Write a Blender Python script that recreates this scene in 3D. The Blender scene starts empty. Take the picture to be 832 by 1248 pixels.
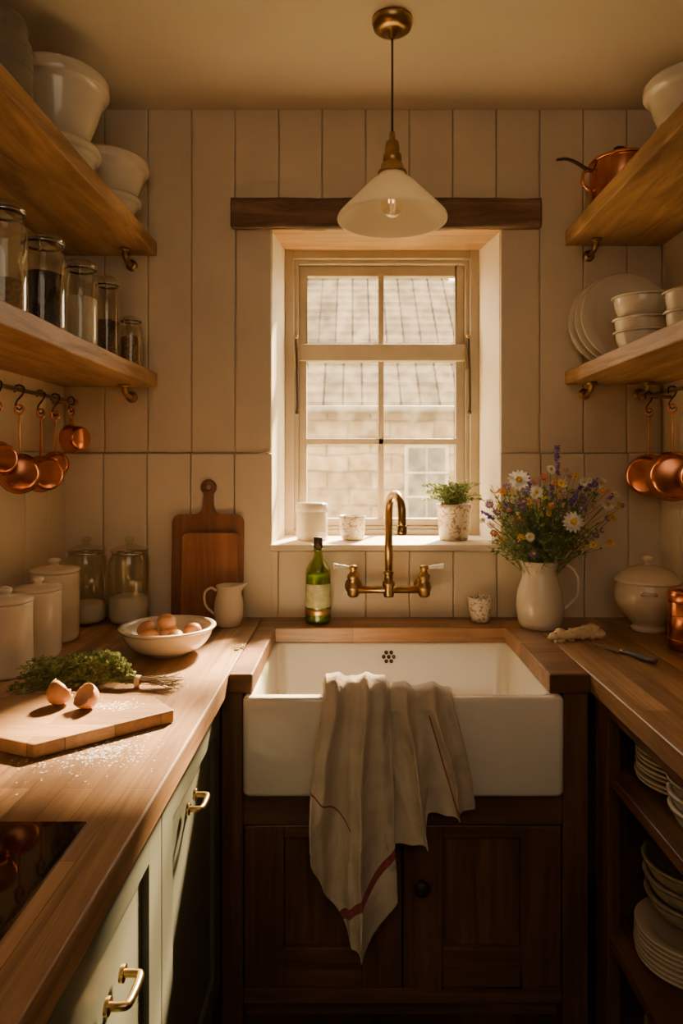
import bpy, bmesh, math, random
from mathutils import Vector, Matrix, noise
random.seed(7)
pi = math.pi
R = random.uniform

# ------------------------------------------------------------------ materials
def new_mat(name):
    m = bpy.data.materials.new(name); m.use_nodes = True
    nt = m.node_tree
    return m, nt, nt.nodes, nt.links, nt.nodes['Principled BSDF']

def col(c): return (c[0], c[1], c[2], 1.0)

def paint(name, c, rough=0.5, metal=0.0, var=0.12, scale=6.0, bump=0.0, bscale=60.0, spec=0.5, coat=0.0):
    m, nt, N, L, P = new_mat(name)
    tc = N.new('ShaderNodeTexCoord')
    n = N.new('ShaderNodeTexNoise'); n.inputs['Scale'].default_value = scale; n.inputs['Detail'].default_value = 5
    L.new(tc.outputs['Object'], n.inputs['Vector'])
    r = N.new('ShaderNodeValToRGB')
    r.color_ramp.elements[0].position = 0.3; r.color_ramp.elements[1].position = 0.7
    r.color_ramp.elements[0].color = col([x * (1 - var) for x in c])
    r.color_ramp.elements[1].color = col([min(1, x * (1 + var * 0.5)) for x in c])
    L.new(n.outputs['Fac'], r.inputs['Fac']); L.new(r.outputs['Color'], P.inputs['Base Color'])
    P.inputs['Roughness'].default_value = rough; P.inputs['Metallic'].default_value = metal
    P.inputs['Specular IOR Level'].default_value = spec
    P.inputs['Coat Weight'].default_value = coat
    if bump > 0:
        n2 = N.new('ShaderNodeTexNoise'); n2.inputs['Scale'].default_value = bscale; n2.inputs['Detail'].default_value = 4
        L.new(tc.outputs['Object'], n2.inputs['Vector'])
        b = N.new('ShaderNodeBump'); b.inputs['Strength'].default_value = bump; b.inputs['Distance'].default_value = 0.004
        L.new(n2.outputs['Fac'], b.inputs['Height']); L.new(b.outputs['Normal'], P.inputs['Normal'])
    return m

def wood(name, cd, cl, axis='y', rough=0.45, planks=None, grain=26.0, bump=0.25, coat=0.0):
    """grain runs along `axis`; planks=(length,width,axis_across) adds stave joints"""
    m, nt, N, L, P = new_mat(name)
    tc = N.new('ShaderNodeTexCoord')
    mp = N.new('ShaderNodeMapping')
    s = {'x': (1.6, grain, grain), 'y': (grain, 1.6, grain), 'z': (grain, grain, 1.6)}[axis]
    mp.inputs['Scale'].default_value = s
    L.new(tc.outputs['Object'], mp.inputs['Vector'])
    n = N.new('ShaderNodeTexNoise'); n.inputs['Scale'].default_value = 1.3; n.inputs['Detail'].default_value = 9
    n.inputs['Roughness'].default_value = 0.68; n.inputs['Distortion'].default_value = 0.9
    L.new(mp.outputs['Vector'], n.inputs['Vector'])
    r = N.new('ShaderNodeValToRGB')
    r.color_ramp.elements[0].position = 0.33; r.color_ramp.elements[1].position = 0.66
    r.color_ramp.elements[0].color = col(cd); r.color_ramp.elements[1].color = col(cl)
    L.new(n.outputs['Fac'], r.inputs['Fac'])
    n3 = N.new('ShaderNodeTexNoise'); n3.inputs['Scale'].default_value = 3.0; n3.inputs['Detail'].default_value = 3
    L.new(tc.outputs['Object'], n3.inputs['Vector'])
    r3 = N.new('ShaderNodeValToRGB')
    r3.color_ramp.elements[0].position = 0.3; r3.color_ramp.elements[1].position = 0.7
    r3.color_ramp.elements[0].color = (0.70, 0.68, 0.66, 1); r3.color_ramp.elements[1].color = (1.12, 1.1, 1.08, 1)
    L.new(n3.outputs['Fac'], r3.inputs['Fac'])
    mx = N.new('ShaderNodeMixRGB'); mx.blend_type = 'MULTIPLY'; mx.inputs['Fac'].default_value = 1.0
    L.new(r.outputs['Color'], mx.inputs['Color1']); L.new(r3.outputs['Color'], mx.inputs['Color2'])
    out = mx.outputs['Color']
    if planks:
        ln, wd, ac = planks
        sep = N.new('ShaderNodeSeparateXYZ'); L.new(tc.outputs['Object'], sep.inputs['Vector'])
        cmb = N.new('ShaderNodeCombineXYZ')
        L.new(sep.outputs[axis.upper()], cmb.inputs['X']); L.new(sep.outputs[ac.upper()], cmb.inputs['Y'])
        br = N.new('ShaderNodeTexBrick'); br.inputs['Scale'].default_value = 1.0
        br.inputs['Brick Width'].default_value = ln; br.inputs['Row Height'].default_value = wd
        br.inputs['Mortar Size'].default_value = 0.0009; br.inputs['Mortar Smooth'].default_value = 0.5
        br.offset = 0.37; br.offset_frequency = 2
        br.inputs['Color1'].default_value = (0.56, 0.51, 0.46, 1); br.inputs['Color2'].default_value = (1.15, 1.13, 1.1, 1)
        br.inputs['Mortar'].default_value = (0.4, 0.34, 0.28, 1)
        L.new(cmb.outputs['Vector'], br.inputs['Vector'])
        m2 = N.new('ShaderNodeMixRGB'); m2.blend_type = 'MULTIPLY'; m2.inputs['Fac'].default_value = 1.0
        L.new(out, m2.inputs['Color1']); L.new(br.outputs['Color'], m2.inputs['Color2'])
        out = m2.outputs['Color']
    L.new(out, P.inputs['Base Color'])
    P.inputs['Roughness'].default_value = rough
    P.inputs['Coat Weight'].default_value = coat; P.inputs['Coat Roughness'].default_value = 0.25
    b = N.new('ShaderNodeBump'); b.inputs['Strength'].default_value = bump; b.inputs['Distance'].default_value = 0.002
    L.new(n.outputs['Fac'], b.inputs['Height']); L.new(b.outputs['Normal'], P.inputs['Normal'])
    return m

def thin_glass(name, tint=(0.95, 0.96, 0.93), gloss=0.5, base=0.05, dust=0.0):
    m = bpy.data.materials.new(name); m.use_nodes = True
    nt = m.node_tree; N = nt.nodes; L = nt.links
    N.remove(N['Principled BSDF']); out = N['Material Output']
    lw = N.new('ShaderNodeLayerWeight'); lw.inputs['Blend'].default_value = 0.35
    mr = N.new('ShaderNodeMapRange'); mr.inputs['To Min'].default_value = base; mr.inputs['To Max'].default_value = gloss
    L.new(lw.outputs['Facing'], mr.inputs['Value'])
    t = N.new('ShaderNodeBsdfTransparent'); t.inputs['Color'].default_value = col(tint)
    g = N.new('ShaderNodeBsdfGlossy'); g.inputs['Roughness'].default_value = 0.04
    g.inputs['Color'].default_value = (0.95, 0.93, 0.88, 1)
    mx = N.new('ShaderNodeMixShader')
    L.new(mr.outputs['Result'], mx.inputs['Fac']); L.new(t.outputs['BSDF'], mx.inputs[1]); L.new(g.outputs['BSDF'], mx.inputs[2])
    last = mx
    if dust > 0:
        tr = N.new('ShaderNodeBsdfTranslucent'); tr.inputs['Color'].default_value = (0.9, 0.8, 0.62, 1)
        n = N.new('ShaderNodeTexNoise'); n.inputs['Scale'].default_value = 14; n.inputs['Detail'].default_value = 8
        tc = N.new('ShaderNodeTexCoord'); L.new(tc.outputs['Object'], n.inputs['Vector'])
        m3 = N.new('ShaderNodeMapRange'); m3.inputs['From Min'].default_value = 0.4; m3.inputs['From Max'].default_value = 0.75
        m3.inputs['To Max'].default_value = dust; m3.inputs['To Min'].default_value = dust * 0.15
        L.new(n.outputs['Fac'], m3.inputs['Value'])
        m4 = N.new('ShaderNodeMixShader'); L.new(m3.outputs['Result'], m4.inputs['Fac'])
        L.new(mx.outputs['Shader'], m4.inputs[1]); L.new(tr.outputs['BSDF'], m4.inputs[2]); last = m4
    L.new(last.outputs['Shader'], out.inputs['Surface'])
    return m

def frosted(name):
    m, nt, N, L, P = new_mat(name)
    P.inputs['Base Color'].default_value = (0.9, 0.84, 0.72, 1); P.inputs['Roughness'].default_value = 0.25
    t = N.new('ShaderNodeBsdfTranslucent'); t.inputs['Color'].default_value = (0.95, 0.88, 0.75, 1)
    tp = N.new('ShaderNodeBsdfTransparent')
    mx = N.new('ShaderNodeMixShader'); mx.inputs['Fac'].default_value = 0.5
    mx2 = N.new('ShaderNodeMixShader'); mx2.inputs['Fac'].default_value = 0.15
    L.new(P.outputs['BSDF'], mx.inputs[1]); L.new(t.outputs['BSDF'], mx.inputs[2])
    L.new(mx.outputs['Shader'], mx2.inputs[1]); L.new(tp.outputs['BSDF'], mx2.inputs[2])
    L.new(mx2.outputs['Shader'], N['Material Output'].inputs['Surface'])
    return m

def leafmat(name, c):
    m, nt, N, L, P = new_mat(name)
    tc = N.new('ShaderNodeTexCoord'); n = N.new('ShaderNodeTexNoise'); n.inputs['Scale'].default_value = 40
    L.new(tc.outputs['Object'], n.inputs['Vector'])
    r = N.new('ShaderNodeValToRGB'); r.color_ramp.elements[0].position = .35; r.color_ramp.elements[1].position = .65
    r.color_ramp.elements[0].color = col([x * .6 for x in c]); r.color_ramp.elements[1].color = col([min(1, x * 1.15) for x in c])
    L.new(n.outputs['Fac'], r.inputs['Fac']); L.new(r.outputs['Color'], P.inputs['Base Color'])
    P.inputs['Roughness'].default_value = 0.55
    t = N.new('ShaderNodeBsdfTranslucent'); L.new(r.outputs['Color'], t.inputs['Color'])
    mx = N.new('ShaderNodeMixShader'); mx.inputs['Fac'].default_value = 0.35
    L.new(P.outputs['BSDF'], mx.inputs[1]); L.new(t.outputs['BSDF'], mx.inputs[2])
    L.new(mx.outputs['Shader'], N['Material Output'].inputs['Surface'])
    return m

def pattern(name, base, ink, scale=45):
    m, nt, N, L, P = new_mat(name)
    tc = N.new('ShaderNodeTexCoord'); v = N.new('ShaderNodeTexVoronoi'); v.feature = 'DISTANCE_TO_EDGE'
    v.inputs['Scale'].default_value = scale
    n = N.new('ShaderNodeTexNoise'); n.inputs['Scale'].default_value = scale * 1.4; n.inputs['Detail'].default_value = 3
    L.new(tc.outputs['Object'], v.inputs['Vector']); L.new(tc.outputs['Object'], n.inputs['Vector'])
    a = N.new('ShaderNodeMath'); a.operation = 'LESS_THAN'; a.inputs[1].default_value = 0.09
    L.new(v.outputs['Distance'], a.inputs[0])
    b = N.new('ShaderNodeMath'); b.operation = 'GREATER_THAN'; b.inputs[1].default_value = 0.5
    L.new(n.outputs['Fac'], b.inputs[0])
    c = N.new('ShaderNodeMath'); c.operation = 'MULTIPLY'; L.new(a.outputs[0], c.inputs[0]); L.new(b.outputs[0], c.inputs[1])
    mx = N.new('ShaderNodeMixRGB'); mx.inputs['Color1'].default_value = col(base); mx.inputs['Color2'].default_value = col(ink)
    L.new(c.outputs[0], mx.inputs['Fac']); L.new(mx.outputs['Color'], P.inputs['Base Color'])
    P.inputs['Roughness'].default_value = 0.3
    return m

def emis(name, c, s):
    m, nt, N, L, P = new_mat(name)
    P.inputs['Emission Color'].default_value = col(c); P.inputs['Emission Strength'].default_value = s
    return m

def masonry(name, c1, c2, mort, bw, rh, vec='xz', ms=0.02, warp=.07):
    m, nt, N, L, P = new_mat(name)
    tc = N.new('ShaderNodeTexCoord'); sep = N.new('ShaderNodeSeparateXYZ'); L.new(tc.outputs['Object'], sep.inputs['Vector'])
    cmb = N.new('ShaderNodeCombineXYZ')
    L.new(sep.outputs[vec[0].upper()], cmb.inputs['X']); L.new(sep.outputs[vec[1].upper()], cmb.inputs['Y'])
    n = N.new('ShaderNodeTexNoise'); n.inputs['Scale'].default_value = 2.2; n.inputs['Detail'].default_value = 4
    L.new(tc.outputs['Object'], n.inputs['Vector'])
    ad = N.new('ShaderNodeMixRGB'); ad.blend_type = 'ADD'; ad.inputs['Fac'].default_value = warp
    L.new(cmb.outputs['Vector'], ad.inputs['Color1']); L.new(n.outputs['Color'], ad.inputs['Color2'])
    br = N.new('ShaderNodeTexBrick'); br.inputs['Scale'].default_value = 1; br.inputs['Brick Width'].default_value = bw
    br.inputs['Row Height'].default_value = rh; br.inputs['Mortar Size'].default_value = ms
    br.inputs['Color1'].default_value = col(c1); br.inputs['Color2'].default_value = col(c2); br.inputs['Mortar'].default_value = col(mort)
    L.new(ad.outputs['Color'], br.inputs['Vector'])
    n2 = N.new('ShaderNodeTexNoise'); n2.inputs['Scale'].default_value = 7; n2.inputs['Detail'].default_value = 6
    L.new(tc.outputs['Object'], n2.inputs['Vector'])
    r = N.new('ShaderNodeValToRGB'); r.color_ramp.elements[0].position = .35; r.color_ramp.elements[1].position = .65
    r.color_ramp.elements[0].color = (.72, .69, .65, 1); r.color_ramp.elements[1].color = (1.1, 1.08, 1.05, 1)
    L.new(n2.outputs['Fac'], r.inputs['Fac'])
    mx = N.new('ShaderNodeMixRGB'); mx.blend_type = 'MULTIPLY'; mx.inputs['Fac'].default_value = 1
    L.new(br.outputs['Color'], mx.inputs['Color1']); L.new(r.outputs['Color'], mx.inputs['Color2'])
    L.new(mx.outputs['Color'], P.inputs['Base Color']); P.inputs['Roughness'].default_value = 0.95
    P.inputs['Specular IOR Level'].default_value = 0.15
    b = N.new('ShaderNodeBump'); b.inputs['Strength'].default_value = 0.6; b.inputs['Distance'].default_value = 0.02
    L.new(mx.outputs['Color'], b.inputs['Height']); L.new(b.outputs['Normal'], P.inputs['Normal'])
    return m

def towelmat():
    m, nt, N, L, P = new_mat('linen_cloth')
    uv = N.new('ShaderNodeUVMap'); uv.uv_map = 'UVMap'
    sep = N.new('ShaderNodeSeparateXYZ'); L.new(uv.outputs['UV'], sep.inputs['Vector'])
    def band(sock, w):
        a = N.new('ShaderNodeMath'); a.operation = 'ABSOLUTE'; L.new(sock, a.inputs[0])
        b = N.new('ShaderNodeMath'); b.operation = 'LESS_THAN'; b.inputs[1].default_value = w; L.new(a.outputs[0], b.inputs[0])
        return b.outputs[0]
    s1 = band(sep.outputs['X'], 0.0085); s2 = band(sep.outputs['Y'], 0.0018)
    mxm = N.new('ShaderNodeMath'); mxm.operation = 'MAXIMUM'; L.new(s1, mxm.inputs[0]); L.new(s2, mxm.inputs[1])
    tc = N.new('ShaderNodeTexCoord')
    n = N.new('ShaderNodeTexNoise'); n.inputs['Scale'].default_value = 12; n.inputs['Detail'].default_value = 6
    L.new(tc.outputs['Object'], n.inputs['Vector'])
    r = N.new('ShaderNodeValToRGB'); r.color_ramp.elements[0].position = .3; r.color_ramp.elements[1].position = .7
    r.color_ramp.elements[0].color = (.60, .50, .37, 1); r.color_ramp.elements[1].color = (.74, .63, .48, 1)
    L.new(n.outputs['Fac'], r.inputs['Fac'])
    mx = N.new('ShaderNodeMixRGB'); L.new(mxm.outputs[0], mx.inputs['Fac'])
    L.new(r.outputs['Color'], mx.inputs['Color1']); mx.inputs['Color2'].default_value = (.34, .07, .075, 1)
    L.new(mx.outputs['Color'], P.inputs['Base Color']); P.inputs['Roughness'].default_value = 0.95
    P.inputs['Sheen Weight'].default_value = 0.15
    w = N.new('ShaderNodeTexNoise'); w.inputs['Scale'].default_value = 420; w.inputs['Detail'].default_value = 2
    L.new(tc.outputs['Object'], w.inputs['Vector'])
    n5 = N.new('ShaderNodeTexNoise'); n5.inputs['Scale'].default_value = 22; n5.inputs['Detail'].default_value = 4
    L.new(tc.outputs['Object'], n5.inputs['Vector'])
    b = N.new('ShaderNodeBump'); b.inputs['Strength'].default_value = .35; b.inputs['Distance'].default_value = .001
    b2 = N.new('ShaderNodeBump'); b2.inputs['Strength'].default_value = .8; b2.inputs['Distance'].default_value = .014
    L.new(w.outputs['Fac'], b.inputs['Height']); L.new(n5.outputs['Fac'], b2.inputs['Height'])
    L.new(b2.outputs['Normal'], b.inputs['Normal'])
    L.new(b.outputs['Normal'], P.inputs['Normal'])
    t = N.new('ShaderNodeBsdfTranslucent'); L.new(mx.outputs['Color'], t.inputs['Color'])
    ms = N.new('ShaderNodeMixShader'); ms.inputs['Fac'].default_value = 0.12
    L.new(P.outputs['BSDF'], ms.inputs[1]); L.new(t.outputs['BSDF'], ms.inputs[2])
    L.new(ms.outputs['Shader'], N['Material Output'].inputs['Surface'])
    return m

M = {}
M['wall'] = paint('cream_wall_paint', (.67, .555, .39), .48, var=.12, scale=2.5, bump=.3, bscale=35)
M['dado'] = paint('cream_dado_paint', (.72, .61, .445), .34, var=.10, scale=2.5, bump=.25, bscale=30)
M['reveal'] = paint('reveal_plaster', (.76, .66, .50), .7, var=.06, bump=.3, bscale=25)
M['ceil'] = paint('ceiling_plaster', (.70, .60, .45), .8, var=.08, scale=1.5, bump=.2, bscale=20)
M['winpaint'] = paint('window_paint', (.42, .345, .24), .45, var=.12, scale=9, bump=.15)
M['sill'] = paint('sill_paint', (.78, .68, .52), .4, var=.08)
M['top_y'] = wood('oak_block_y', (.22, .115, .050), (.53, .325, .16), 'y', .42, (0.55, 0.052, 'x'), coat=.1)
M['top_x'] = wood('oak_block_x', (.18, .085, .037), (.40, .215, .10), 'x', .42, (0.5, 0.05, 'y'), coat=.1)
M['shelf'] = wood('shelf_oak', (.20, .10, .043), (.54, .325, .155), 'y', .5, None, grain=15, bump=.8)
M['beam'] = wood('old_beam_wood', (.055, .030, .018), (.30, .175, .10), 'x', .85, None, grain=15, bump=1.0)
M['soffit'] = wood('soffit_wood', (.34, .18, .07), (.58, .34, .15), 'x', .55, None, grain=20)
M['cab'] = wood('dark_cabinet_wood', (.080, .036, .016), (.20, .098, .042), 'z', .42, None, grain=24, bump=.3)
M['cabx'] = wood('dark_cabinet_wood_x', (.080, .036, .016), (.20, .098, .042), 'x', .42, None, grain=24, bump=.3)
M['caby'] = wood('dark_cabinet_wood_y', (.085, .038, .016), (.20, .095, .040), 'y', .45, None, grain=24, bump=.3)
M['green'] = paint('sage_paint', (.135, .14, .10), .5, var=.1, scale=5)
M['board_d'] = wood('walnut_board', (.14, .050, .020), (.28, .115, .048), 'z', .42, None, grain=22)
M['board_m'] = wood('mahogany_board', (.22, .08, .03), (.38, .155, .06), 'z', .42, None, grain=22)
M['board_l'] = wood('beech_board', (.27, .14, .06), (.50, .30, .14), 'x', .45, (0.8, 0.06, 'y'), grain=20)
M['floor'] = wood('floor_boards', (.07, .03, .014), (.16, .08, .035), 'y', .5, (1.4, .14, 'x'))
M['sinkcer'] = paint('fireclay', (.84, .78, .67), .12, var=.03, coat=.5)
M['ceramic'] = paint('cream_ceramic', (.68, .57, .41), .25, var=.08, scale=9, coat=.3)
M['ceramic_w'] = paint('white_ceramic', (.66, .58, .45), .2, var=.08, coat=.4)
M['ceramic_g'] = paint('grey_stoneware', (.17, .15, .11), .35, var=.25, scale=14, coat=.2)
M['stone'] = paint('speckled_stoneware', (.44, .37, .27), .35, var=.2, scale=60)
M['copper'] = paint('copper', (.72, .27, .12), .24, 1.0, var=.25, scale=14)
M['brass'] = paint('aged_brass', (.42, .27, .11), .30, 1.0, var=.3, scale=20)
M['brass_b'] = paint('polished_brass', (.58, .40, .16), .28, 1.0, var=.15)
M['dark'] = paint('dark_iron', (.06, .04, .028), .5, .6)
M['cord'] = paint('cord', (.08, .045, .02), .8)
M['porc'] = paint('porcelain', (.85, .8, .7), .15, coat=.5)
M['glass'] = thin_glass('jar_glass', gloss=.6, base=.06, tint=(.88, .87, .80))
M['pane'] = thin_glass('window_glass', tint=(.98, .97, .94), gloss=.3, base=.03, dust=.07)
M['bulb'] = thin_glass('bulb_glass', gloss=.6, base=.08, tint=(1, .95, .85))
M['green_glass'] = thin_glass('green_glass', tint=(.62, .74, .22), gloss=.5, base=.06)
M['oil'] = leafmat('olive_oil', (.36, .43, .06))
M['beans'] = paint('black_beans', (.018, .014, .012), .5, var=.8, scale=90, bump=1, bscale=90)
M['flour'] = paint('flour', (.82, .76, .65), .95, var=.06, bump=.5, bscale=40)
M['grain'] = paint('grain', (.34, .22, .11), .8, var=.5, scale=110, bump=1, bscale=110)
M['tea'] = paint('spice', (.14, .08, .04), .8, var=.6, scale=120, bump=1, bscale=100)
M['egg'] = paint('egg_brown', (.55, .25, .10), .45, var=.12, scale=18)
M['eggin'] = paint('eggshell_inner', (.66, .38, .20), .5)
M['hob'] = paint('hob_glass', (.006, .006, .007), .05, coat=.6)
M['hobring'] = paint('hob_mark', (.08, .075, .07), .3)
M['label'] = paint('bottle_label', (.52, .52, .26), .6, var=.3, scale=60)
M['leaf'] = leafmat('leaf_green', (.22, .29, .08))
M['leaf2'] = leafmat('thyme_green', (.30, .38, .12))
M['stem'] = leafmat('stem', (.26, .28, .09))
M['twig'] = paint('twig', (.20, .13, .06), .8)
M['petal_w'] = leafmat('petal_white', (.90, .86, .78))
M['petal_p'] = leafmat('petal_purple', (.26, .15, .50))
M['petal_k'] = leafmat('petal_pink', (.60, .25, .33))
M['petal_r'] = leafmat('petal_red', (.50, .08, .06))
M['petal_o'] = leafmat('petal_orange', (.85, .36, .06))
M['petal_y'] = leafmat('petal_yellow', (.88, .62, .10))
M['cup1'] = pattern('floral_cup', (.70, .62, .48), (.20, .14, .13), 60)
M['cup2'] = pattern('floral_mug', (.74, .66, .53), (.34, .24, .16), 48)
M['pot'] = pattern('floral_pot', (.58, .50, .38), (.30, .18, .12), 42)
M['bread'] = paint('ginger', (.80, .60, .36), .8, var=.25, scale=40, bump=.6)
M['steel'] = paint('steel', (.60, .57, .52), .25, 1.0)
M['knifeh'] = paint('knife_handle', (.10, .09, .085), .4)
M['towel'] = towelmat()
M['frost'] = frosted('opal_glass')
M['stonewall'] = masonry('cotswold_stone', (.30, .21, .11), (.20, .135, .068), (.145, .105, .062), .50, .20, 'xz', .016, .10)
M['tiles'] = masonry('roof_tiles', (.16, .125, .085), (.085, .067, .047), (.03, .024, .017), .22, 3.0, 'xz', .014, .01)
M['grass'] = paint('grass', (.12, .16, .05), .9, var=.4, scale=3)
M['housewin'] = paint('house_window_paint', (.30, .255, .18), .6)
M['gutter'] = paint('gutter_iron', (.11, .09, .065), .6)
M['houseglass'] = paint('house_window_glass', (.04, .036, .03), .15)

# ------------------------------------------------------------------ mesh builder
def cr(pts, n=8):
    """catmull-rom through points (any dimension)"""
    P = [tuple(p) for p in pts]; out = []
    d = len(P[0])
    for i in range(len(P) - 1):
        p0 = P[max(i - 1, 0)]; p1 = P[i]; p2 = P[i + 1]; p3 = P[min(i + 2, len(P) - 1)]
        for k in range(n):
            t = k / n
            out.append(tuple(0.5 * ((2 * p1[j]) + (-p0[j] + p2[j]) * t + (2 * p0[j] - 5 * p1[j] + 4 * p2[j] - p3[j]) * t * t
                       + (-p0[j] + 3 * p1[j] - 3 * p2[j] + p3[j]) * t ** 3) for j in range(d)))
    out.append(P[-1]); return out

class B:
    def __init__(s): s.V = []; s.F = []; s.MI = []; s.S = []; s.mats = []
    def mi(s, m):
        m = M[m] if isinstance(m, str) else m
        if m not in s.mats: s.mats.append(m)
        return s.mats.index(m)
    def add(s, vs, fs, mat, smooth=False, T=None):
        o = len(s.V); k = s.mi(mat)
        for v in vs:
            v = Vector(v)
            if T is not None: v = T @ v
            s.V.append(v)
        for f in fs:
            s.F.append([o + i for i in f]); s.MI.append(k); s.S.append(smooth)
    def box(s, x0, x1, y0, y1, z0, z1, mat, T=None):
        v = [(x0, y0, z0), (x1, y0, z0), (x1, y1, z0), (x0, y1, z0), (x0, y0, z1), (x1, y0, z1), (x1, y1, z1), (x0, y1, z1)]
        f = [(0, 3, 2, 1), (4, 5, 6, 7), (0, 1, 5, 4), (1, 2, 6, 5), (2, 3, 7, 6), (3, 0, 4, 7)]
        s.add(v, f, mat, False, T)
    def prism(s, poly, a, b, mat, axis='z', T=None):
        n = len(poly)
        def mk(p, h):
            if axis == 'z': return (p[0], p[1], h)
            if axis == 'y': return (p[0], h, p[1])
            return (h, p[0], p[1])
        v = [mk(p, a) for p in poly] + [mk(p, b) for p in poly]
        f = [tuple(range(n))[::-1], tuple(range(n, 2 * n))] + [(i, (i + 1) % n, n + (i + 1) % n, n + i) for i in range(n)]
        s.add(v, f, mat, False, T)
    def lathe(s, prof, mat, c=(0, 0, 0), seg=40, T=None, smooth=True):
        vs = []; fs = []; rings = []
        for (r, z) in prof:
            if r < 1e-6:
                rings.append([len(vs)]); vs.append((c[0], c[1], c[2] + z))
            else:
                rings.append(list(range(len(vs), len(vs) + seg)))
                for i in range(seg):
                    a = 2 * pi * i / seg
                    vs.append((c[0] + r * math.cos(a), c[1] + r * math.sin(a), c[2] + z))
        for a, b in zip(rings[:-1], rings[1:]):
            if len(a) == 1 and len(b) == 1: continue
            for i in range(seg):
                j = (i + 1) % seg
                if len(a) == 1: fs.append((a[0], b[i], b[j]))
                elif len(b) == 1: fs.append((a[i], b[0], a[j]))
                else: fs.append((a[i], b[i], b[j], a[j]))
        s.add(vs, fs, mat, smooth, T)
    def tube(s, pts, r, mat, seg=10, T=None, flat=1.0):
        pts = [Vector(p) for p in pts]; n = len(pts)
        rr = r if isinstance(r, (list, tuple)) else [r] * n
        if len(rr) != n: rr = [rr[0] + (rr[-1] - rr[0]) * i / (n - 1) for i in range(n)]
        tang = [(pts[min(i + 1, n - 1)] - pts[max(i - 1, 0)]).normalized() for i in range(n)]
        up = Vector((0, 0, 1)) if abs(tang[0].z) < .9 else Vector((1, 0, 0))
        u = tang[0].cross(up).normalized()
        vs = []; fs = []
        for i in range(n):
            if i:
                u = (u - tang[i] * u.dot(tang[i]))
                if u.length < 1e-6: u = tang[i].orthogonal()
                u.normalize()
            w = tang[i].cross(u)
            for k in range(seg):
                a = 2 * pi * k / seg
                vs.append(pts[i] + u * math.cos(a) * rr[i] + w * math.sin(a) * rr[i] * flat)
        for i in range(n - 1):
            for k in range(seg):
                j = (k + 1) % seg
                fs.append((i * seg + k, i * seg + j, (i + 1) * seg + j, (i + 1) * seg + k))
        fs.append(tuple(range(seg))[::-1]); fs.append(tuple(range((n - 1) * seg, n * seg)))
        s.add(vs, fs, mat, True, T)
    def sphere(s, c, r, mat, seg=18, T=None, nz=0.0, rs=0):
        if not isinstance(r, (tuple, list)): r = (r, r, r)
        vs = []; fs = []; rows = seg // 2
        for i in range(rows + 1):
            th = pi * i / rows
            for k in range(seg):
                a = 2 * pi * k / seg
                d = Vector((math.sin(th) * math.cos(a), math.sin(th) * math.sin(a), math.cos(th)))
                q = 1 + (nz * noise.noise(d * 2.2 + Vector((rs, rs, rs))) if nz else 0)
                vs.append((c[0] + d.x * r[0] * q, c[1] + d.y * r[1] * q, c[2] + d.z * r[2] * q))
        for i in range(rows):
            for k in range(seg):
                j = (k + 1) % seg
                fs.append((i * seg + k, (i + 1) * seg + k, (i + 1) * seg + j, i * seg + j))
        s.add(vs, fs, mat, True, T)
    def loft(s, loops, mat, cap0=True, cap1=True, smooth=True):
        n = len(loops[0]); vs = [p for l in loops for p in l]; fs = []
        for i in range(len(loops) - 1):
            for k in range(n):
                j = (k + 1) % n
                fs.append((i * n + k, i * n + j, (i + 1) * n + j, (i + 1) * n + k))
        if cap0: fs.append(tuple(range(n))[::-1])
        if cap1: fs.append(tuple(range((len(loops) - 1) * n, len(loops) * n)))
        s.add(vs, fs, mat, smooth)
    def leaf(s, p, d, ln, w, mat):
        d = Vector(d).normalized(); p = Vector(p)
        sd = d.cross(Vector((R(-1, 1), R(-1, 1), R(-1, 1)))).normalized() * w * .5
        nn = d.cross(sd).normalized() * w * .15
        s.add([p, p + d * ln * .45 + sd + nn, p + d * ln, p + d * ln * .45 - sd + nn], [(0, 1, 2), (0, 2, 3)], mat, True)
    def done(s, name, loc=(0, 0, 0), rot=(0, 0, 0), bevel=0, bseg=2, parent=None, merge=True, solid=0):
        me = bpy.data.meshes.new(name)
        me.from_pydata([tuple(v) for v in s.V], [], s.F)
        for m in s.mats: me.materials.append(m)
        for i, p in enumerate(me.polygons): p.material_index = s.MI[i]; p.use_smooth = s.S[i]
        bm = bmesh.new(); bm.from_mesh(me)
        if merge: bmesh.ops.remove_doubles(bm, verts=bm.verts, dist=1e-6)
        bmesh.ops.recalc_face_normals(bm, faces=bm.faces)
        bm.to_mesh(me); bm.free()
        ob = bpy.data.objects.new(name, me); bpy.context.scene.collection.objects.link(ob)
        ob.location = loc; ob.rotation_euler = rot
        if parent: ob.parent = parent
        if bevel:
            md = ob.modifiers.new('bevel', 'BEVEL'); md.width = bevel; md.segments = bseg; md.limit_method = 'ANGLE'; md.angle_limit = math.radians(40)
        if solid:
            md = ob.modifiers.new('solid', 'SOLIDIFY'); md.thickness = solid
        return ob

def rrect(x0, x1, y0, y1, r, z, n=6):
    pts = []
    for cx, cy, a0 in ((x1 - r, y1 - r, 0), (x0 + r, y1 - r, pi / 2), (x0 + r, y0 + r, pi), (x1 - r, y0 + r, 1.5 * pi)):
        for i in range(n + 1):
            a = a0 + pi / 2 * i / n
            pts.append((cx + r * math.cos(a), cy + r * math.sin(a), z))
    return pts

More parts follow.
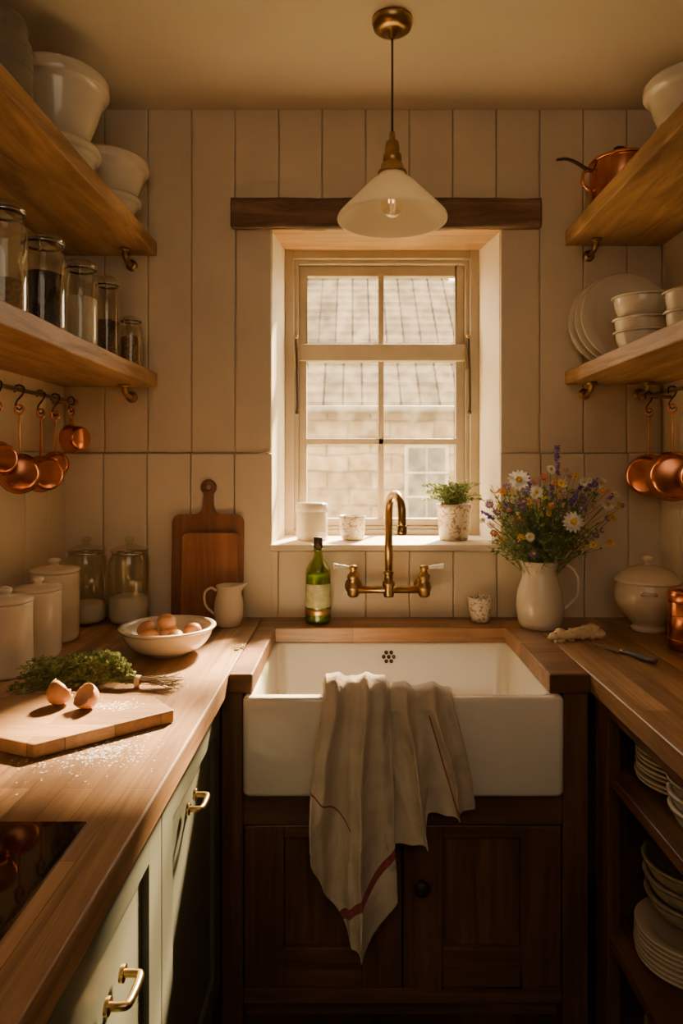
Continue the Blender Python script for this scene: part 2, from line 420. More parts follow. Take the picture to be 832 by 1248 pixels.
def bowl_prof(r, h, foot=.45, t=.006, z0=0.0, n=12, lip=True, band=0.0):
    f = r * foot; o = [(0, z0 + .004), (f * .8, z0 + .004), (f * .85, z0), (f, z0), (f, z0 + .008)]
    if band:      # classic mixing bowl: flaring wall with thick rolled collar
        hh = h - band; inn = []
        for i in range(1, n + 1):
            q = i / n; o.append((f + (r - .004 - f) * q ** .80, z0 + .008 + (hh - .008) * q)); inn.append((o[-1][0] - t, o[-1][1] + t))
        o += [(r + .004, z0 + hh + .001), (r + .008, z0 + hh + .006), (r + .008, z0 + h - .008), (r + .003, z0 + h), (r - .004, z0 + h)]
        o += [(r - .009, z0 + h - .006)] + inn[::-1] + [(0, z0 + .008 + t)]
        return o
    for i in range(1, n + 1):
        a = i / n * pi / 2
        o.append((f + (r - t - f) * math.sin(a) ** .9, z0 + .008 + (h - .008) * (1 - math.cos(a)) ** .92))
    if lip: o += [(r, z0 + h - .008), (r + .002, z0 + h - .002), (r, z0 + h)]
    else: o += [(r, z0 + h)]
    for i in range(n, 0, -1):
        a = i / n * pi / 2
        o.append((max(.001, f + (r - t - f) * math.sin(a) ** .9 - t), z0 + .008 + t + (h - .010 - t) * (1 - math.cos(a)) ** .92))
    o.append((0, z0 + .008 + t)); return o

def plate_prof(r, z0=0.0):
    return [(0, z0 + .003), (r * .55, z0 + .003), (r * .57, z0), (r * .60, z0), (r * .64, z0 + .006), (r * .97, z0 + .019),
            (r, z0 + .022), (r * .98, z0 + .0245), (r * .68, z0 + .013), (r * .60, z0 + .008), (0, z0 + .007)]

# ------------------------------------------------------------------ room shell
CEIL = 2.657; LW = -1.0; RW = 1.07; D = 2.36; YB = -1.6
WL0, WR0, WL1, WR1 = -.283, .512, -.267, .494; SILL = 1.15

b = B()   # back wall structural slabs around the window
b.prism([(LW - .1, D + .012), (WL0, D + .012), (WL1, 2.66), (WL1, 2.82), (LW - .1, 2.82)], 0, CEIL + .1, 'reveal')
b.prism([(RW + .1, D + .012), (WR0, D + .012), (WR1, 2.66), (WR1, 2.82), (RW + .1, 2.82)], 0, CEIL + .1, 'reveal')
b.box(WL0, WR0, D + .012, 2.82, 0, SILL - .02, 'reveal')
b.prism([(D + .012, 2.262), (2.82, 2.295), (2.82, CEIL + .1), (D + .012, CEIL + .1)], WL0, WR0, 'reveal', axis='x')
g0 = -.861; pitch = .1508
edges = [LW] + [g0 + pitch * i for i in range(13)] + [RW]
for x0, x1 in zip(edges[:-1], edges[1:]):
    a, c = x0 + .0012, x1 - .0012
    segs = []
    if c <= WL0 or a >= WR0: segs = [(a, c, 1.465, CEIL)]
    else:
        if a < WL0: segs.append((a, WL0, 1.465, 2.262))
        if c > WR0: segs.append((WR0, c, 1.465, 2.262))
        segs.append((a, c, 2.262, CEIL))
    for s_ in segs: b.box(s_[0], s_[1], D, D + .012, s_[2], s_[3], 'wall')
b.done('wall_back', bevel=.0035)

b = B()   # dado panelling on back wall
for x0, x1 in zip(edges[:-1], edges[1:]):
    a, c = x0 + .0012, x1 - .0012
    if c <= WL0 or a >= WR0: b.box(a, c, D - .014, D, .85, 1.463, 'dado')
    else:
        if a < WL0: b.box(a, WL0 + .004, D - .014, D, .85, 1.463, 'dado')
        if c > WR0: b.box(WR0 - .004, c, D - .014, D, .85, 1.463, 'dado')
        b.box(max(a, WL0), min(c, WR0), D - .014, D, .85, SILL - .024, 'dado')
b.done('trim_1', bevel=.0035)

def sidewall(name, x, sgn):
    b = B()
    b.box(min(x, x + sgn * .1), max(x, x + sgn * .1), YB - .1, 2.82, 0, CEIL + .1, 'reveal')
    ys = [D - pitch * i for i in range(0, 27)]
    for y1, y0 in zip(ys[:-1], ys[1:]):
        b.box(min(x, x - sgn * .010), max(x, x - sgn * .010), y0 + .0012, y1 - .0012, 1.465, CEIL, 'wall')
        b.box(min(x, x - sgn * .020), max(x, x - sgn * .020), y0 + .0012, y1 - .0012, .85, 1.463, 'dado')
    b.done(name, bevel=.003)
sidewall('wall_left', LW - .010, -1)
sidewall('wall_right', RW + .010, 1)
b = B(); b.box(LW - .1, RW + .1, YB - .1, YB, 0, CEIL, 'wall'); b.done('wall_rear')
b = B(); b.box(LW - .1, RW + .1, YB - .1, 2.82, CEIL, CEIL + .12, 'ceil'); b.done('ceiling')
b = B(); b.box(LW - .1, RW + .1, YB - .1, 2.82, -.1, 0, 'floor'); b.done('floor')

b = B(); b.box(WL0 - .004, WR0 + .004, D - .024, 2.70, SILL - .022, SILL, 'sill'); b.done('trim_2', bevel=.005, bseg=3)
b = B(); b.prism([(D - .01, 2.236), (2.68, 2.266), (2.68, 2.290), (D - .01, 2.260)], WL0 + .001, WR0 - .001, 'soffit', axis='x')
b.done('trim_3', bevel=.002)
b = B()   # rough old beam with hewn faces and worn edges
nx = 110; loops = []
for i in range(nx + 1):
    x = -.418 + 1.062 * i / nx; l = []
    for (y, z) in [(D - .035, 2.240), (D - .038, 2.262), (D - .036, 2.29), (D - .038, 2.315), (D - .033, 2.337), (D - .01, 2.339), (D, 2.339), (D, 2.24), (D - .015, 2.238)]:
        q = noise.noise(Vector((x * 7, y * 40, z * 40))) * .008 + noise.noise(Vector((x * 28, y * 90, z * 90))) * .003
        l.append((x, y + (q if y < D - .005 else 0), z + q * .8))
    loops.append(l)
b.loft(loops, 'beam'); b.done('window_lintel_beam')

# ------------------------------------------------------------------ window
b = B()
def rect_frame(x0, x1, z0, z1, wl, wr, wb, wt, y0, y1, mat):
    b.box(x0, x0 + wl, y0, y1, z0, z1, mat); b.box(x1 - wr, x1, y0, y1, z0, z1, mat)
    b.box(x0 + wl, x1 - wr, y0, y1, z0, z0 + wb, mat); b.box(x0 + wl, x1 - wr, y0, y1, z1 - wt, z1, mat)
rect_frame(WL1, WR1, SILL, 2.272, .036, .036, .02, .04, 2.665, 2.76, 'winpaint')
rect_frame(-.231, .458, 1.17, 2.232, .016, .016, .012, .016, 2.682, 2.75, 'winpaint')
rect_frame(-.215, .442, 1.182, 1.842, .031, .034, .03, .006, 2.70, 2.74, 'winpaint')
rect_frame(-.215, .442, 1.885, 2.216, .031, .034, .012, .042, 2.705, 2.74, 'winpaint')
b.box(-.231, .458, 2.676, 2.74, 1.834, 1.900, 'winpaint')
b.box(.100, .123, 2.704, 2.736, 1.2, 2.19, 'winpaint')
b.box(-.19, .41, 2.704, 2.736, 1.505, 1.529, 'winpaint')
win = b.done('window_1', bevel=.0035)
b = B()
b.add([(-.19, 2.722, 1.2), (.412, 2.722, 1.2), (.412, 2.722, 2.19), (-.19, 2.722, 2.19)], [(0, 1, 2, 3)], 'pane')
b.done('window_panes', parent=win)
b = B()
for x in (-.222, .45):
    b.box(x - .010, x + .010, 2.668, 2.682, 1.80, 1.93, 'brass')
    b.tube([(x, 2.665, 1.92), (x, 2.655, 1.90), (x + .004, 2.652, 1.80), (x + .006, 2.66, 1.66), (x + .004, 2.655, 1.63)], .005, 'dark', 8)
    b.sphere((x, 2.655, 1.925), .009, 'brass', 10); b.sphere((x + .004, 2.655, 1.63), .008, 'dark', 10)
b.done('window_stays', parent=win)

# ------------------------------------------------------------------ outside
b = B()
b.box(-7, 5, 8, 8.4, -.3, 2.2, 'stonewall')
b.box(4.6, 5, 8.4, 12.6, -.3, 2.2, 'stonewall'); b.box(-7, -6.6, 8.4, 12.6, -.3, 2.2, 'stonewall')
rows = 18
y0, z0, y1, z1 = 7.72, 2.08, 10.4, 4.42; xr0, xr1 = 5.2, .95; xl0, xl1 = -7.2, -3.5
for i in range(rows):
    t0 = i / rows; t1 = min(1.0, (i + 1.25) / rows)
    ya, za = y0 + (y1 - y0) * t0, z0 + (z1 - z0) * t0 + .07
    yb, zb = y0 + (y1 - y0) * t1, z0 + (z1 - z0) * t1 + .012
    ra = xr0 + (xr1 - xr0) * t0; rb = xr0 + (xr1 - xr0) * t1; la = xl0 + (xl1 - xl0) * t0; lb = xl0 + (xl1 - xl0) * t1
    v = [(la, ya, za), (ra, ya, za), (rb, yb, zb), (lb, yb, zb), (la, ya, za - .07), (ra, ya, za - .07), (rb, yb, zb - .05), (lb, yb, zb - .05)]
    b.add(v, [(0, 1, 2, 3), (7, 6, 5, 4), (0, 4, 5, 1), (1, 5, 6, 2), (2, 6, 7, 3), (3, 7, 4, 0)], 'tiles')
b.add([(xr0, y0, z0), (xr0, 13.1, z0), (xr1, y1, z1)], [(0, 1, 2)], 'tiles')
b.add([(xl0, y0, z0), (xl1, y1, z1), (xl0, 13.1, z0)], [(0, 1, 2)], 'tiles')
b.add([(xl0, 13.1, z0), (xl1, y1, z1), (xr1, y1, z1), (xr0, 13.1, z0)], [(0, 1, 2, 3)], 'tiles')
b.tube([(-7.2, 7.68, 2.06), (5.2, 7.68, 2.06)], .045, 'gutter', 12)
b.box(.60, 1.12, 7.95, 8.02, .72, 1.68, 'housewin')
b.box(.65, .845, 7.93, 7.96, .77, 1.63, 'houseglass'); b.box(.875, 1.07, 7.93, 7.96, .77, 1.63, 'houseglass')
b.box(.55, 1.17, 7.9, 8.02, .66, .72, 'stonewall')
for z in (1.05, 1.33): b.box(.60, 1.12, 7.915, 7.96, z, z + .025, 'housewin')
b.done('neighbour_cottage')
b = B(); b.box(-25, 25, 2.85, 40, -.4, -.3, 'grass'); b.done('garden_ground')

# ------------------------------------------------------------------ worktops
WT = .90; WB = .852
b = B(); b.prism([(LW + .021, -1.5), (-.311, -1.5), (-.311, 1.70), (-.311, D - .014), (LW + .021, D - .014)], WB, WT, 'top_y'); b.done('worktop', bevel=.004, bseg=3)
b = B(); b.prism([(-.310, 1.70), (-.25, 1.70), (-.25, 2.19), (.49, 2.19), (.49, 1.70), (.593, 1.70), (.593, D - .014), (-.310, D - .014)], WB, WT, 'top_x'); b.done('worktop', bevel=.004, bseg=3)
b = B(); b.prism([(.594, -1.5), (RW - .021, -1.5), (RW - .021, D - .014), (.594, D - .014)], WB, WT, 'top_y'); b.done('worktop', bevel=.004, bseg=3)

# ------------------------------------------------------------------ sink
b = B()
sx0, sx1, sy0, sy1, sz0, sz1 = -.273, .522, 1.675, 2.225, .603, .850
L_ = []
L_.append(rrect(sx0 + .012, sx1 - .012, sy0 + .012, sy1 - .012, .012, sz0))
L_.append(rrect(sx0 + .004, sx1 - .004, sy0 + .004, sy1 - .004, .016, sz0 + .003))
L_.append(rrect(sx0, sx1, sy0, sy1, .018, sz0 + .012))
L_.append(rrect(sx0, sx1, sy0, sy1, .018, sz1 - .010))
L_.append(rrect(sx0 + .003, sx1 - .003, sy0 + .003, sy1 - .003, .018, sz1 - .003))
L_.append(rrect(sx0 + .010, sx1 - .010, sy0 + .010, sy1 - .010, .018, sz1))
w = .030
L_.append(rrect(sx0 + w - .006, sx1 - w + .006, sy0 + w - .006, sy1 - w + .006, .03, sz1))
L_.append(rrect(sx0 + w, sx1 - w, sy0 + w, sy1 - w, .032, sz1 - .006))
L_.append(rrect(sx0 + w + .006, sx1 - w - .006, sy0 + w + .006, sy1 - w - .006, .04, sz0 + .06))
L_.append(rrect(sx0 + w + .02, sx1 - w - .02, sy0 + w + .02, sy1 - w - .02, .04, sz0 + .035))
L_.append(rrect(sx0 + w + .06, sx1 - w - .06, sy0 + w + .06, sy1 - w - .06, .05, sz0 + .028))
b.loft(L_, 'sinkcer')
for k in range(7):
    a = 2 * pi * k / 6; rr = .016 if k < 6 else 0
    T = Matrix.Translation((.115 + rr * math.cos(a), sy1 - w - .0035, .806 + rr * math.sin(a))) @ Matrix.Rotation(pi / 2, 4, 'X')
    b.lathe([(0, .003), (.006, .003), (.0065, 0), (.0065, -.004)], 'dark', T=T, seg=14)
b.lathe([(.0, .0), (.04, .0), (.045, .003), (.04, .005), (.03, .002), (0, .001)], 'brass_b', c=(.12, 1.95, sz0 + .029), seg=28)
b.done('farmhouse_sink')

# ------------------------------------------------------------------ sink cabinet
b = B()
fy = 1.722
b.box(-.330, -.277, fy - .012, fy + .05, 0, WB - .001, 'cab'); b.box(.527, .590, fy - .012, fy + .05, 0, WB - .001, 'cab')
b.box(-.277, .527, fy - .006, fy + .03, .515, .600, 'cabx'); b.box(-.277, .527, fy + .04, fy + .06, 0, .10, 'cabx')
b.box(-.277, .527, fy, fy + .03, .06, .10, 'cabx')
def shaker(x0, x1, z0, z1, y, fw=.100):
    b.box(x0, x0 + fw, y, y + .022, z0, z1, 'cab'); b.box(x1 - fw, x1, y, y + .022, z0, z1, 'cab')
    b.box(x0 + fw, x1 - fw, y, y + .022, z0, z0 + fw, 'cabx'); b.box(x0 + fw, x1 - fw, y, y + .022, z1 - .03, z1, 'cabx')
    b.box(x0 + fw + .001, x1 - fw - .001, y + .012, y + .020, z0 + fw, z1 - .03, 'cab')
shaker(-.274, .123, .103, .511, fy - .004); shaker(.127, .524, .103, .511, fy - .004)
b.box(-.32, .58, 2.25, 2.30, 0, .6, 'cabx')
T = Matrix.Translation((.172, fy - .004, .37)) @ Matrix.Rotation(pi / 2, 4, 'X')
b.lathe([(.008, 0), (.007, .012), (.012, .018), (.019, .024), (.020, .03), (.014, .037), (0, .039)], 'dark', T=T, seg=24)
b.done('sink_cabinet', bevel=.0025)

b = B()
b.box(LW + .012, -.352, -1.5, 2.30, .10, WB - .003, 'green'); b.box(LW + .012, -.40, -1.5, 2.30, 0, .10, 'cab')
for (ya, yb) in [(1.185, 1.70), (.675, 1.18), (.165, .67), (-.35, .16), (-.9, -.355)]:
    fw = .07; x0 = -.351; x1 = -.332
    b.box(x0, x1, ya, ya + fw, .12, .842, 'green'); b.box(x0, x1, yb - fw, yb, .12, .842, 'green')
    b.box(x0, x1, ya + fw, yb - fw, .12, .12 + fw, 'green'); b.box(x0, x1, ya + fw, yb - fw, .842 - fw, .842, 'green')
    b.box(x0, x1 - .010, ya + fw, yb - fw, .12 + fw, .842 - fw, 'green')
for y, z in ((1.40, .73), (.95, .69), (.40, .7)):
    pts = cr([(-.333, y - .030, z), (-.312, y - .030, z), (-.304, y - .022, z), (-.304, y + .022, z), (-.312, y + .030, z), (-.333, y + .030, z)], 6)
    b.tube(pts, .0060, 'brass_b', 10)
    for s_ in (-.030, .030):
        b.tube([(-.334, y + s_, z), (-.328, y + s_, z)], .012, 'brass_b', 16)
b.done('green_base_cabinet', bevel=.002)

b = B()
X0 = .612
b.box(X0, X0 + .03, 1.635, 1.70, 0, WB - .001, 'cab'); b.box(X0, X0 + .03, .70, .76, 0, WB - .001, 'cab')
b.box(X0, RW - .001, 1.70, 1.72, 0, WB - .001, 'cab'); b.box(X0, X0 + .03, -1.5, -1.44, 0, WB - .001, 'cab')
b.box(RW - .03, RW - .001, -1.5, 1.70, 0, WB - .003, 'cab')
b.box(X0 + .004, X0 + .024, -1.5, 1.70, .815, WB - .001, 'caby')
for z in (.683, .297, .08): b.box(X0 + .002, RW - .03, -1.5, 1.70, z - .028, z, 'caby')
b.done('open_shelf_cabinet', bevel=.0025)

# ------------------------------------------------------------------ hob
b = B()
b.box(-.93, -.385, .42, .99, WT, WT + .004, 'hob')
for (cx, cy, r) in ((-.54, .84, .08), (-.54, .57, .10), (-.78, .82, .1), (-.78, .58, .07)):
    b.lathe([(r - .0012, .0042), (r + .0012, .0042)], 'hobring', c=(cx, cy, WT + .0001), seg=60)
b.done('induction_hob', bevel=.0015)

# ------------------------------------------------------------------ shelves
def shelf(x0, x1, z0, z1):
    b = B(); n = 46; loops = []
    for i in range(n + 1):
        y = -1.2 + (D - .001 + 1.2) * i / n; l = []
        fx = x0 if abs(x0) < abs(x1) else x1
        for (x, z) in [(x0, z0), (x0, (z0 + z1) / 2), (x0, z1), (x1, z1), (x1, (z0 + z1) / 2), (x1, z0)]:
            q = noise.noise(Vector((x * 3, y * 4, z * 9))) * .0025 if x == fx else 0
            l.append((x + q, y, z + q * .6))
        loops.append(l)
    b.loft(loops, 'shelf', smooth=False); return b.done('wall_shelf', bevel=.004, bseg=2)
shelf(LW + .001, -.677, 2.148, 2.196); shelf(LW + .001, -.677, 1.693, 1.741)
RU = 2.233; RL = 1.748
shelf(.733, RW - .001, RU - .052, RU); shelf(.733, RW - .001, RL - .046, RL)
for (x, z) in ((-.765, 2.148), (-.765, 1.693), (.815, RU - .052), (.80, RL - .046), (.99, RL - .046)):
    b = B()
    b.lathe([(0, 0), (.020, 0), (.020, .004), (.013, .008), (0, .008)], 'brass', T=Matrix.Translation((x, D - .0001, z - .034)) @ Matrix.Rotation(pi / 2, 4, 'X'), seg=24)
    b.tube(cr([(x, D - .006, z - .034), (x, D - .04, z - .034), (x, D - .07, z - .026), (x, D - .08, z - .008)], 6), .0085, 'brass', 12)
    b.lathe([(0, -.010), (.016, -.010), (.018, -.005), (.018, -.0005), (0, -.0005)], 'brass', c=(x, D - .08, z), seg=24)
    b.done('shelf_bracket')

# ------------------------------------------------------------------ hanging rails and pans
def rail(x, z, wx, ends):
    b = B(); b.tube([(x, ends[0], z), (x, ends[1], z)], .0065, 'brass', 12)
    for y in (ends[0] + .05, 1.2, ends[1] - .01):
        b.tube([(x, y, z), (wx, y, z)], .006, 'brass', 10)
        b.sphere((x, y, z), .010, 'brass', 12)
    b.sphere((x, ends[1], z), .011, 'brass', 12)
    return b.done('hanging_rail')
rail(-.93, 1.633, LW - .001, (-.3, 2.28)); rail(.98, 1.652, RW + .001, (-.3, 2.30))
def hanging_pan(loc, r, L, dep, rz, drop=.05):
    b = B()
    pts = cr([(-.012, 0, -.008), (-.011, 0, .008), (0, 0, .0125), (.011, 0, .006), (.008, 0, -.012), (-.006, 0, -drop + .018), (-.009, 0, -drop + .004), (0, 0, -drop - .006), (.010, 0, -drop + .004)], 6)
    b.tube(pts, .0026, 'dark', 8)
    T = Matrix.Translation((0, 0, -drop))
    ring = [(.011 * math.cos(a), 0, -.006 + .013 * math.sin(a)) for a in [2 * pi * i / 20 for i in range(21)]]
    b.tube(ring, .003, 'copper', 8, T=T)
    b.tube(cr([(0, 0, -.018), (0, -.002, -.05), (0, -.001, -L + .02), (0, .0, -L - .006)], 5), [.0055, .0085], 'copper', 10, T=T, flat=.4)
    T2 = T @ Matrix.Translation((0, .0, -L - r)) @ Matrix.Rotation(pi / 2, 4, 'X')
    prof = [(0, dep), (r * .72, dep), (r * .86, dep - .004), (r * .93, dep - .014), (r, .004), (r + .003, 0), (r + .003, -.002), (r - .001, -.001), (r * .90, dep - .015), (r * .82, dep - .007), (0, dep - .004)]
    b.lathe(prof, 'copper', T=T2, seg=36)
    for sx in (-.006, .006): b.sphere((sx, -.006, -L - .002), .0025, 'brass', 8, T=T)
    b.done('copper_saucepan', loc=loc, rot=(0, 0, rz))
hanging_pan((-.93, 1.78, 1.633), .044, .10, .055, .7)
hanging_pan((-.93, 1.90, 1.633), .054, .13, .06, .45)
hanging_pan((-.93, 2.03, 1.633), .052, .135, .06, .8)
hanging_pan((-.93, 2.13, 1.633), .038, .12, .045, .5)
hanging_pan((-.92, 2.225, 1.633), .044, .05, .05, 1.1, drop=.03)
hanging_pan((.98, 2.255, 1.652), .068, .145, .07, -.6)
hanging_pan((.98, 2.09, 1.652), .074, .140, .07, -.35)
hanging_pan((.98, 1.90, 1.652), .064, .15, .07, -.5)

# ------------------------------------------------------------------ pendant
b = B()
px, py = .109, 1.89
b.lathe([(0, CEIL), (.057, CEIL), (.057, CEIL - .006), (.052, CEIL - .022), (.035, CEIL - .030), (.012, CEIL - .033), (.008, CEIL - .05), (0, CEIL - .05)], 'brass', c=(px, py, 0))
b.tube([(px, py, CEIL - .04), (px, py, 2.33)], .0032, 'cord', 8)
b.lathe([(0, 2.345), (.008, 2.345), (.009, 2.325), (.018, 2.318), (.020, 2.30), (.020, 2.285), (.026, 2.282), (.026, 2.268), (.022, 2.262), (.030, 2.256), (.034, 2.240), (.040, 2.236), (.040, 2.228), (0, 2.228)], 'brass', c=(px, py, 0))
b.lathe([(.036, 2.232), (.040, 2.222), (.062, 2.205), (.100, 2.165), (.135, 2.130), (.150, 2.113), (.153, 2.106), (.152, 2.101), (.149, 2.104), (.147, 2.112), (.133, 2.126), (.098, 2.161), (.060, 2.201), (.034, 2.226)], 'frost', c=(px, py, 0), seg=64)
b.lathe([(0, 2.228), (.014, 2.228), (.014, 2.20), (0, 2.20)], 'brass', c=(px, py, 0), seg=20)
b.lathe(cr([(.012, 2.202), (.016, 2.19), (.028, 2.165), (.031, 2.145), (.024, 2.122), (.010, 2.112), (0, 2.111)], 5), 'bulb', c=(px, py, 0), seg=28)
M['fil'] = emis('filament', (1, .55, .2), 6)
b.tube(cr([(px - .008, py, 2.195), (px - .010, py, 2.15), (px - .003, py, 2.17), (px + .003, py, 2.15), (px + .008, py, 2.195)], 6), .0008, 'fil', 6)
b.done('pendant_lamp')

# ------------------------------------------------------------------ jars
def jar(name, loc, r, h, fill, frac, lid='clip'):
    b = B()
    if lid == 'clip':
        prof = [(0, .004), (r * .85, .003), (r * .96, .006), (r, .018), (r, h * .74), (r * .97, h * .79), (r * .84, h * .84), (r * .80, h * .87), (r * .80, h * .90)]
        b.lathe(prof, 'glass', seg=40)
        b.lathe([(r * .80, h * .895), (r * .88, h * .90), (r * .88, h * .915), (r * .80, h * .92)], 'dark', seg=40)
        b.lathe([(r * .80, h * .92), (r * .90, h * .925), (r * .92, h * .945), (r * .88, h * .97), (r * .70, h * .985), (r * .66, h), (0, h)], 'glass', seg=40)
        b.lathe([(r * .905, h * .91), (r * .915, h * .915), (r * .905, h * .92)], 'steel', seg=40)
        for sg in (-1, 1):
            b.tube([(sg * r * .3, -r * .92, h * .80), (sg * r * .3, -r * .96, h * .92)], .0016, 'steel', 6)
    else:
        prof = [(0, .004), (r * .85, .003), (r * .95, .006), (r, .018), (r, h * .68), (r * .97, h * .74), (r * .84, h * .80), (r * .82, h * .83)]
        b.lathe(prof, 'glass', seg=40)
        b.lathe([(r * .80, h * .825), (r * .92, h * .83), (r * .92, h * .85), (r * .80, h * .865), (r * .45, h * .90), (r * .18, h * .915), (r * .15, h * .93), (r * .24, h * .955), (r * .24, h * .98), (r * .12, h), (0, h)], 'glass', seg=40)
        b.lathe([(r * .81, h * .80), (r * .84, h * .803), (r * .84, h * .825), (r * .81, h * .828)], 'steel', seg=40)
    if frac > 0:
        q = r - .004; t = h * frac
        pr = [(0, .007), (q * .9, .007), (q, .02), (q, t), (q * .7, t + .006), (q * .3, t + .002), (0, t + .004)]
        b.lathe(pr, fill, seg=32)
    return b.done(name, loc=loc)
ZS = 1.7425
jar('storage_jar', (-.80, 1.56, ZS), .052, .28, 'grain', .35)
jar('storage_jar', (-.80, 1.757, ZS), .058, .272, 'beans', .62)
jar('storage_jar', (-.80, 2.00, ZS), .050, .278, 'flour', .6)
jar('storage_jar', (-.80, 2.215, ZS), .042, .29, 'tea', .5)
jar('storage_jar', (-.745, 2.29, ZS), .038, .178, 'grain', .6)
jar('storage_jar', (-.885, 2.262, WT + .001), .067, .285, 'flour', .22, 'knob')
jar('storage_jar', (-.742, 2.262, WT + .001), .067, .285, 'flour', .30, 'knob')

def canister(loc, r, h):
    b = B()
    b.lathe([(0, .002), (r * .9, 0), (r * .97, .004), (r, .014), (r, h * .80), (r * .985, h * .82), (r * .9, h * .825), (r * .9, h * .80), (r * .9, .02), (0, .02)], 'ceramic', seg=48)
    b.lathe([(0, h * .82), (r * .99, h * .825), (r * 1.03, h * .835), (r * 1.03, h * .86), (r * .98, h * .875), (r * .6, h * .90), (r * .2, h * .91), (r * .17, h * .925), (r * .27, h * .95), (r * .26, h * .98), (r * .12, h), (0, h)], 'ceramic', seg=48)
    b.done('ceramic_canister', loc=loc)
canister((-.893, 2.04, WT + .001), .070, .245)
canister((-.862, 1.862, WT + .001), .062, .218)
canister((-.868, 1.70, WT + .001), .064, .218)

# ------------------------------------------------------------------ standing boards
def paddle(b, w, h, r, t, mat, handle=True, T=None):
    pts = []
    def arc(cx, cz, rr, a0, a1, n=7):
        for i in range(n + 1):
            a = a0 + (a1 - a0) * i / n; pts.append((cx + rr * math.cos(a), cz + rr * math.sin(a)))
    x = w / 2
    arc(-x + .012, .012, .012, pi, 1.5 * pi); arc(x - .012, .012, .012, 1.5 * pi, 2 * pi)
    arc(x - r, h - r, r, 0, pi / 2)
    if handle:
        pts += cr([(.045, h), (.026, h + .008), (.018, h + .03), (.016, h + .075)], 4)
        pts += cr([(-.016, h + .075), (-.018, h + .03), (-.026, h + .008), (-.045, h)], 4)
    arc(-x + r, h - r, r, pi / 2, pi)
    b.prism(pts, -t / 2, t / 2, mat, axis='y', T=T)
    if handle:
        ring = [(.018 * math.cos(a), 0, h + .092 + .018 * math.sin(a)) for a in [2 * pi * i / 28 for i in range(29)]]
        b.tube(ring, .0095, mat, 12, T=T)
b = B(); paddle(b, .243, .355, .03, .018, 'board_d'); b.done('paddle_cutting_board', loc=(-.495, 2.312, WT + .001), rot=(-.055, 0, 0), bevel=.003)
b = B(); paddle(b, .19, .295, .02, .014, 'board_m', False)
b.done('chopping_board', loc=(-.482, 2.285, WT + .001), rot=(-.05, 0, 0), bevel=.003)

# ------------------------------------------------------------------ jugs
def jug(name, loc, prof, mat, handle, rz, spout=.02, hr=.007):
    b = B(); P_ = cr(prof, 6); top = P_[-1][1]; seg = 48
    inner = [(max(r - .005, .001), z) for r, z in P_][::-1][:-2]
    full = [(0, 0.001)] + P_ + [(P_[-1][0] - .0025, top + .0018)] + inner + [(0, .012)]
    b.lathe(full, mat, seg=seg)
    for i, v in enumerate(b.V):
        k = max(0, (v.z - top * .72) / (top * .28))
        a = math.atan2(v.y, v.x); f = max(0, math.cos(a)) ** 8
        v.x += spout * f * k * k; v.z += spout * .35 * f * k * k
    b.tube(cr(handle, 8), hr, mat, 12, flat=.75)
    return b.done(name, loc=loc, rot=(0, 0, rz))
jug('milk_jug', (-.405, 2.222, WT + .001), [(.036, 0), (.044, .02), (.048, .05), (.044, .085), (.038, .11), (.042, .130)], 'ceramic',
    [(-.040, 0, .112), (-.058, 0, .122), (-.078, 0, .105), (-.074, 0, .065), (-.045, 0, .035)], .05, .022, hr=.0055)
PR = pi - .15; PX, PY = .605, 2.205
pit = jug('ceramic_pitcher', (PX, PY, WT + .001), [(.062, 0), (.070, .02), (.076, .06), (.072, .11), (.058, .155), (.053, .18), (.062, .212)], 'ceramic_w',
    [(-.055, 0, .19), (-.085, 0, .20), (-.118, 0, .165), (-.115, 0, .10), (-.072, 0, .055)], PR, .025, hr=.0075)

# ------------------------------------------------------------------ bouquet (child of pitcher)
b = B()
Tinv = Matrix.Rotation(-PR, 4, 'Z') @ Matrix.Translation((-PX, -PY, -(WT + .001)))
base = Vector((PX, PY, 1.09))
def stem_to(p, mat='stem', r=.0013):
    p = Vector(p); a = base + Vector((R(-.03, .03), R(-.03, .03), R(-.10, -.02)))
    mid = a.lerp(p, .55) + Vector((R(-.012, .012), R(-.012, .012), .02))
    q = cr([a, mid, p], 6); b.tube(q, r, mat, 5); return q
def daisy(p, r=.02, d=(0, -1, .35), pm='petal_w', cm='petal_y', n=14):
    p = Vector(p); d = Vector(d).normalized(); u = d.orthogonal().normalized(); w = d.cross(u)
    for i in range(n):
        a = 2 * pi * i / n + R(-.08, .08); e = u * math.cos(a) + w * math.sin(a); f = e.cross(d)
        rr = r * R(.88, 1.05); wd = r * .2
        b.add([p + e * r * .2, p + e * rr * .6 + f * wd, p + e * rr + d * r * -.05, p + e * rr * .6 - f * wd], [(0, 1, 2, 3)], pm, True)
    b.sphere(p + d * .002, r * .28, cm, 10)
fl = [(.515, 2.12, 1.378, .037), (.672, 2.08, 1.250, .036), (.575, 2.14, 1.338, .025), (.795, 2.13, 1.300, .026), (.80, 2.2, 1.365, .022), (.44, 2.2, 1.30, .018), (.735, 2.17, 1.37, .018), (.55, 2.12, 1.20, .018), (.61, 2.10, 1.41, .018)]
for x, y, z, r in fl:
    stem_to((x, y, z)); daisy((x, y - .004, z), r, (R(-.3, .3), -1, R(.1, .6)))
for i in range(88):
    a = R(0, 2 * pi); rr = .225 * math.sqrt(R(.0, 1)); x = .62 + rr * math.cos(a); z = 1.275 + rr * math.sin(a) * .64; y = 2.17 + R(-.09, .07)
    k = random.choice(['petal_o', 'petal_y', 'petal_p', 'petal_k', 'petal_p', 'petal_w', 'petal_p', 'petal_r', 'petal_y', 'petal_w'])
    stem_to((x, y, z), r=.0009); daisy((x, y, z), R(.009, .018), (R(-.6, .6), -1, R(0, 1)), k, 'petal_y' if k != 'petal_y' else 'petal_o', 10)
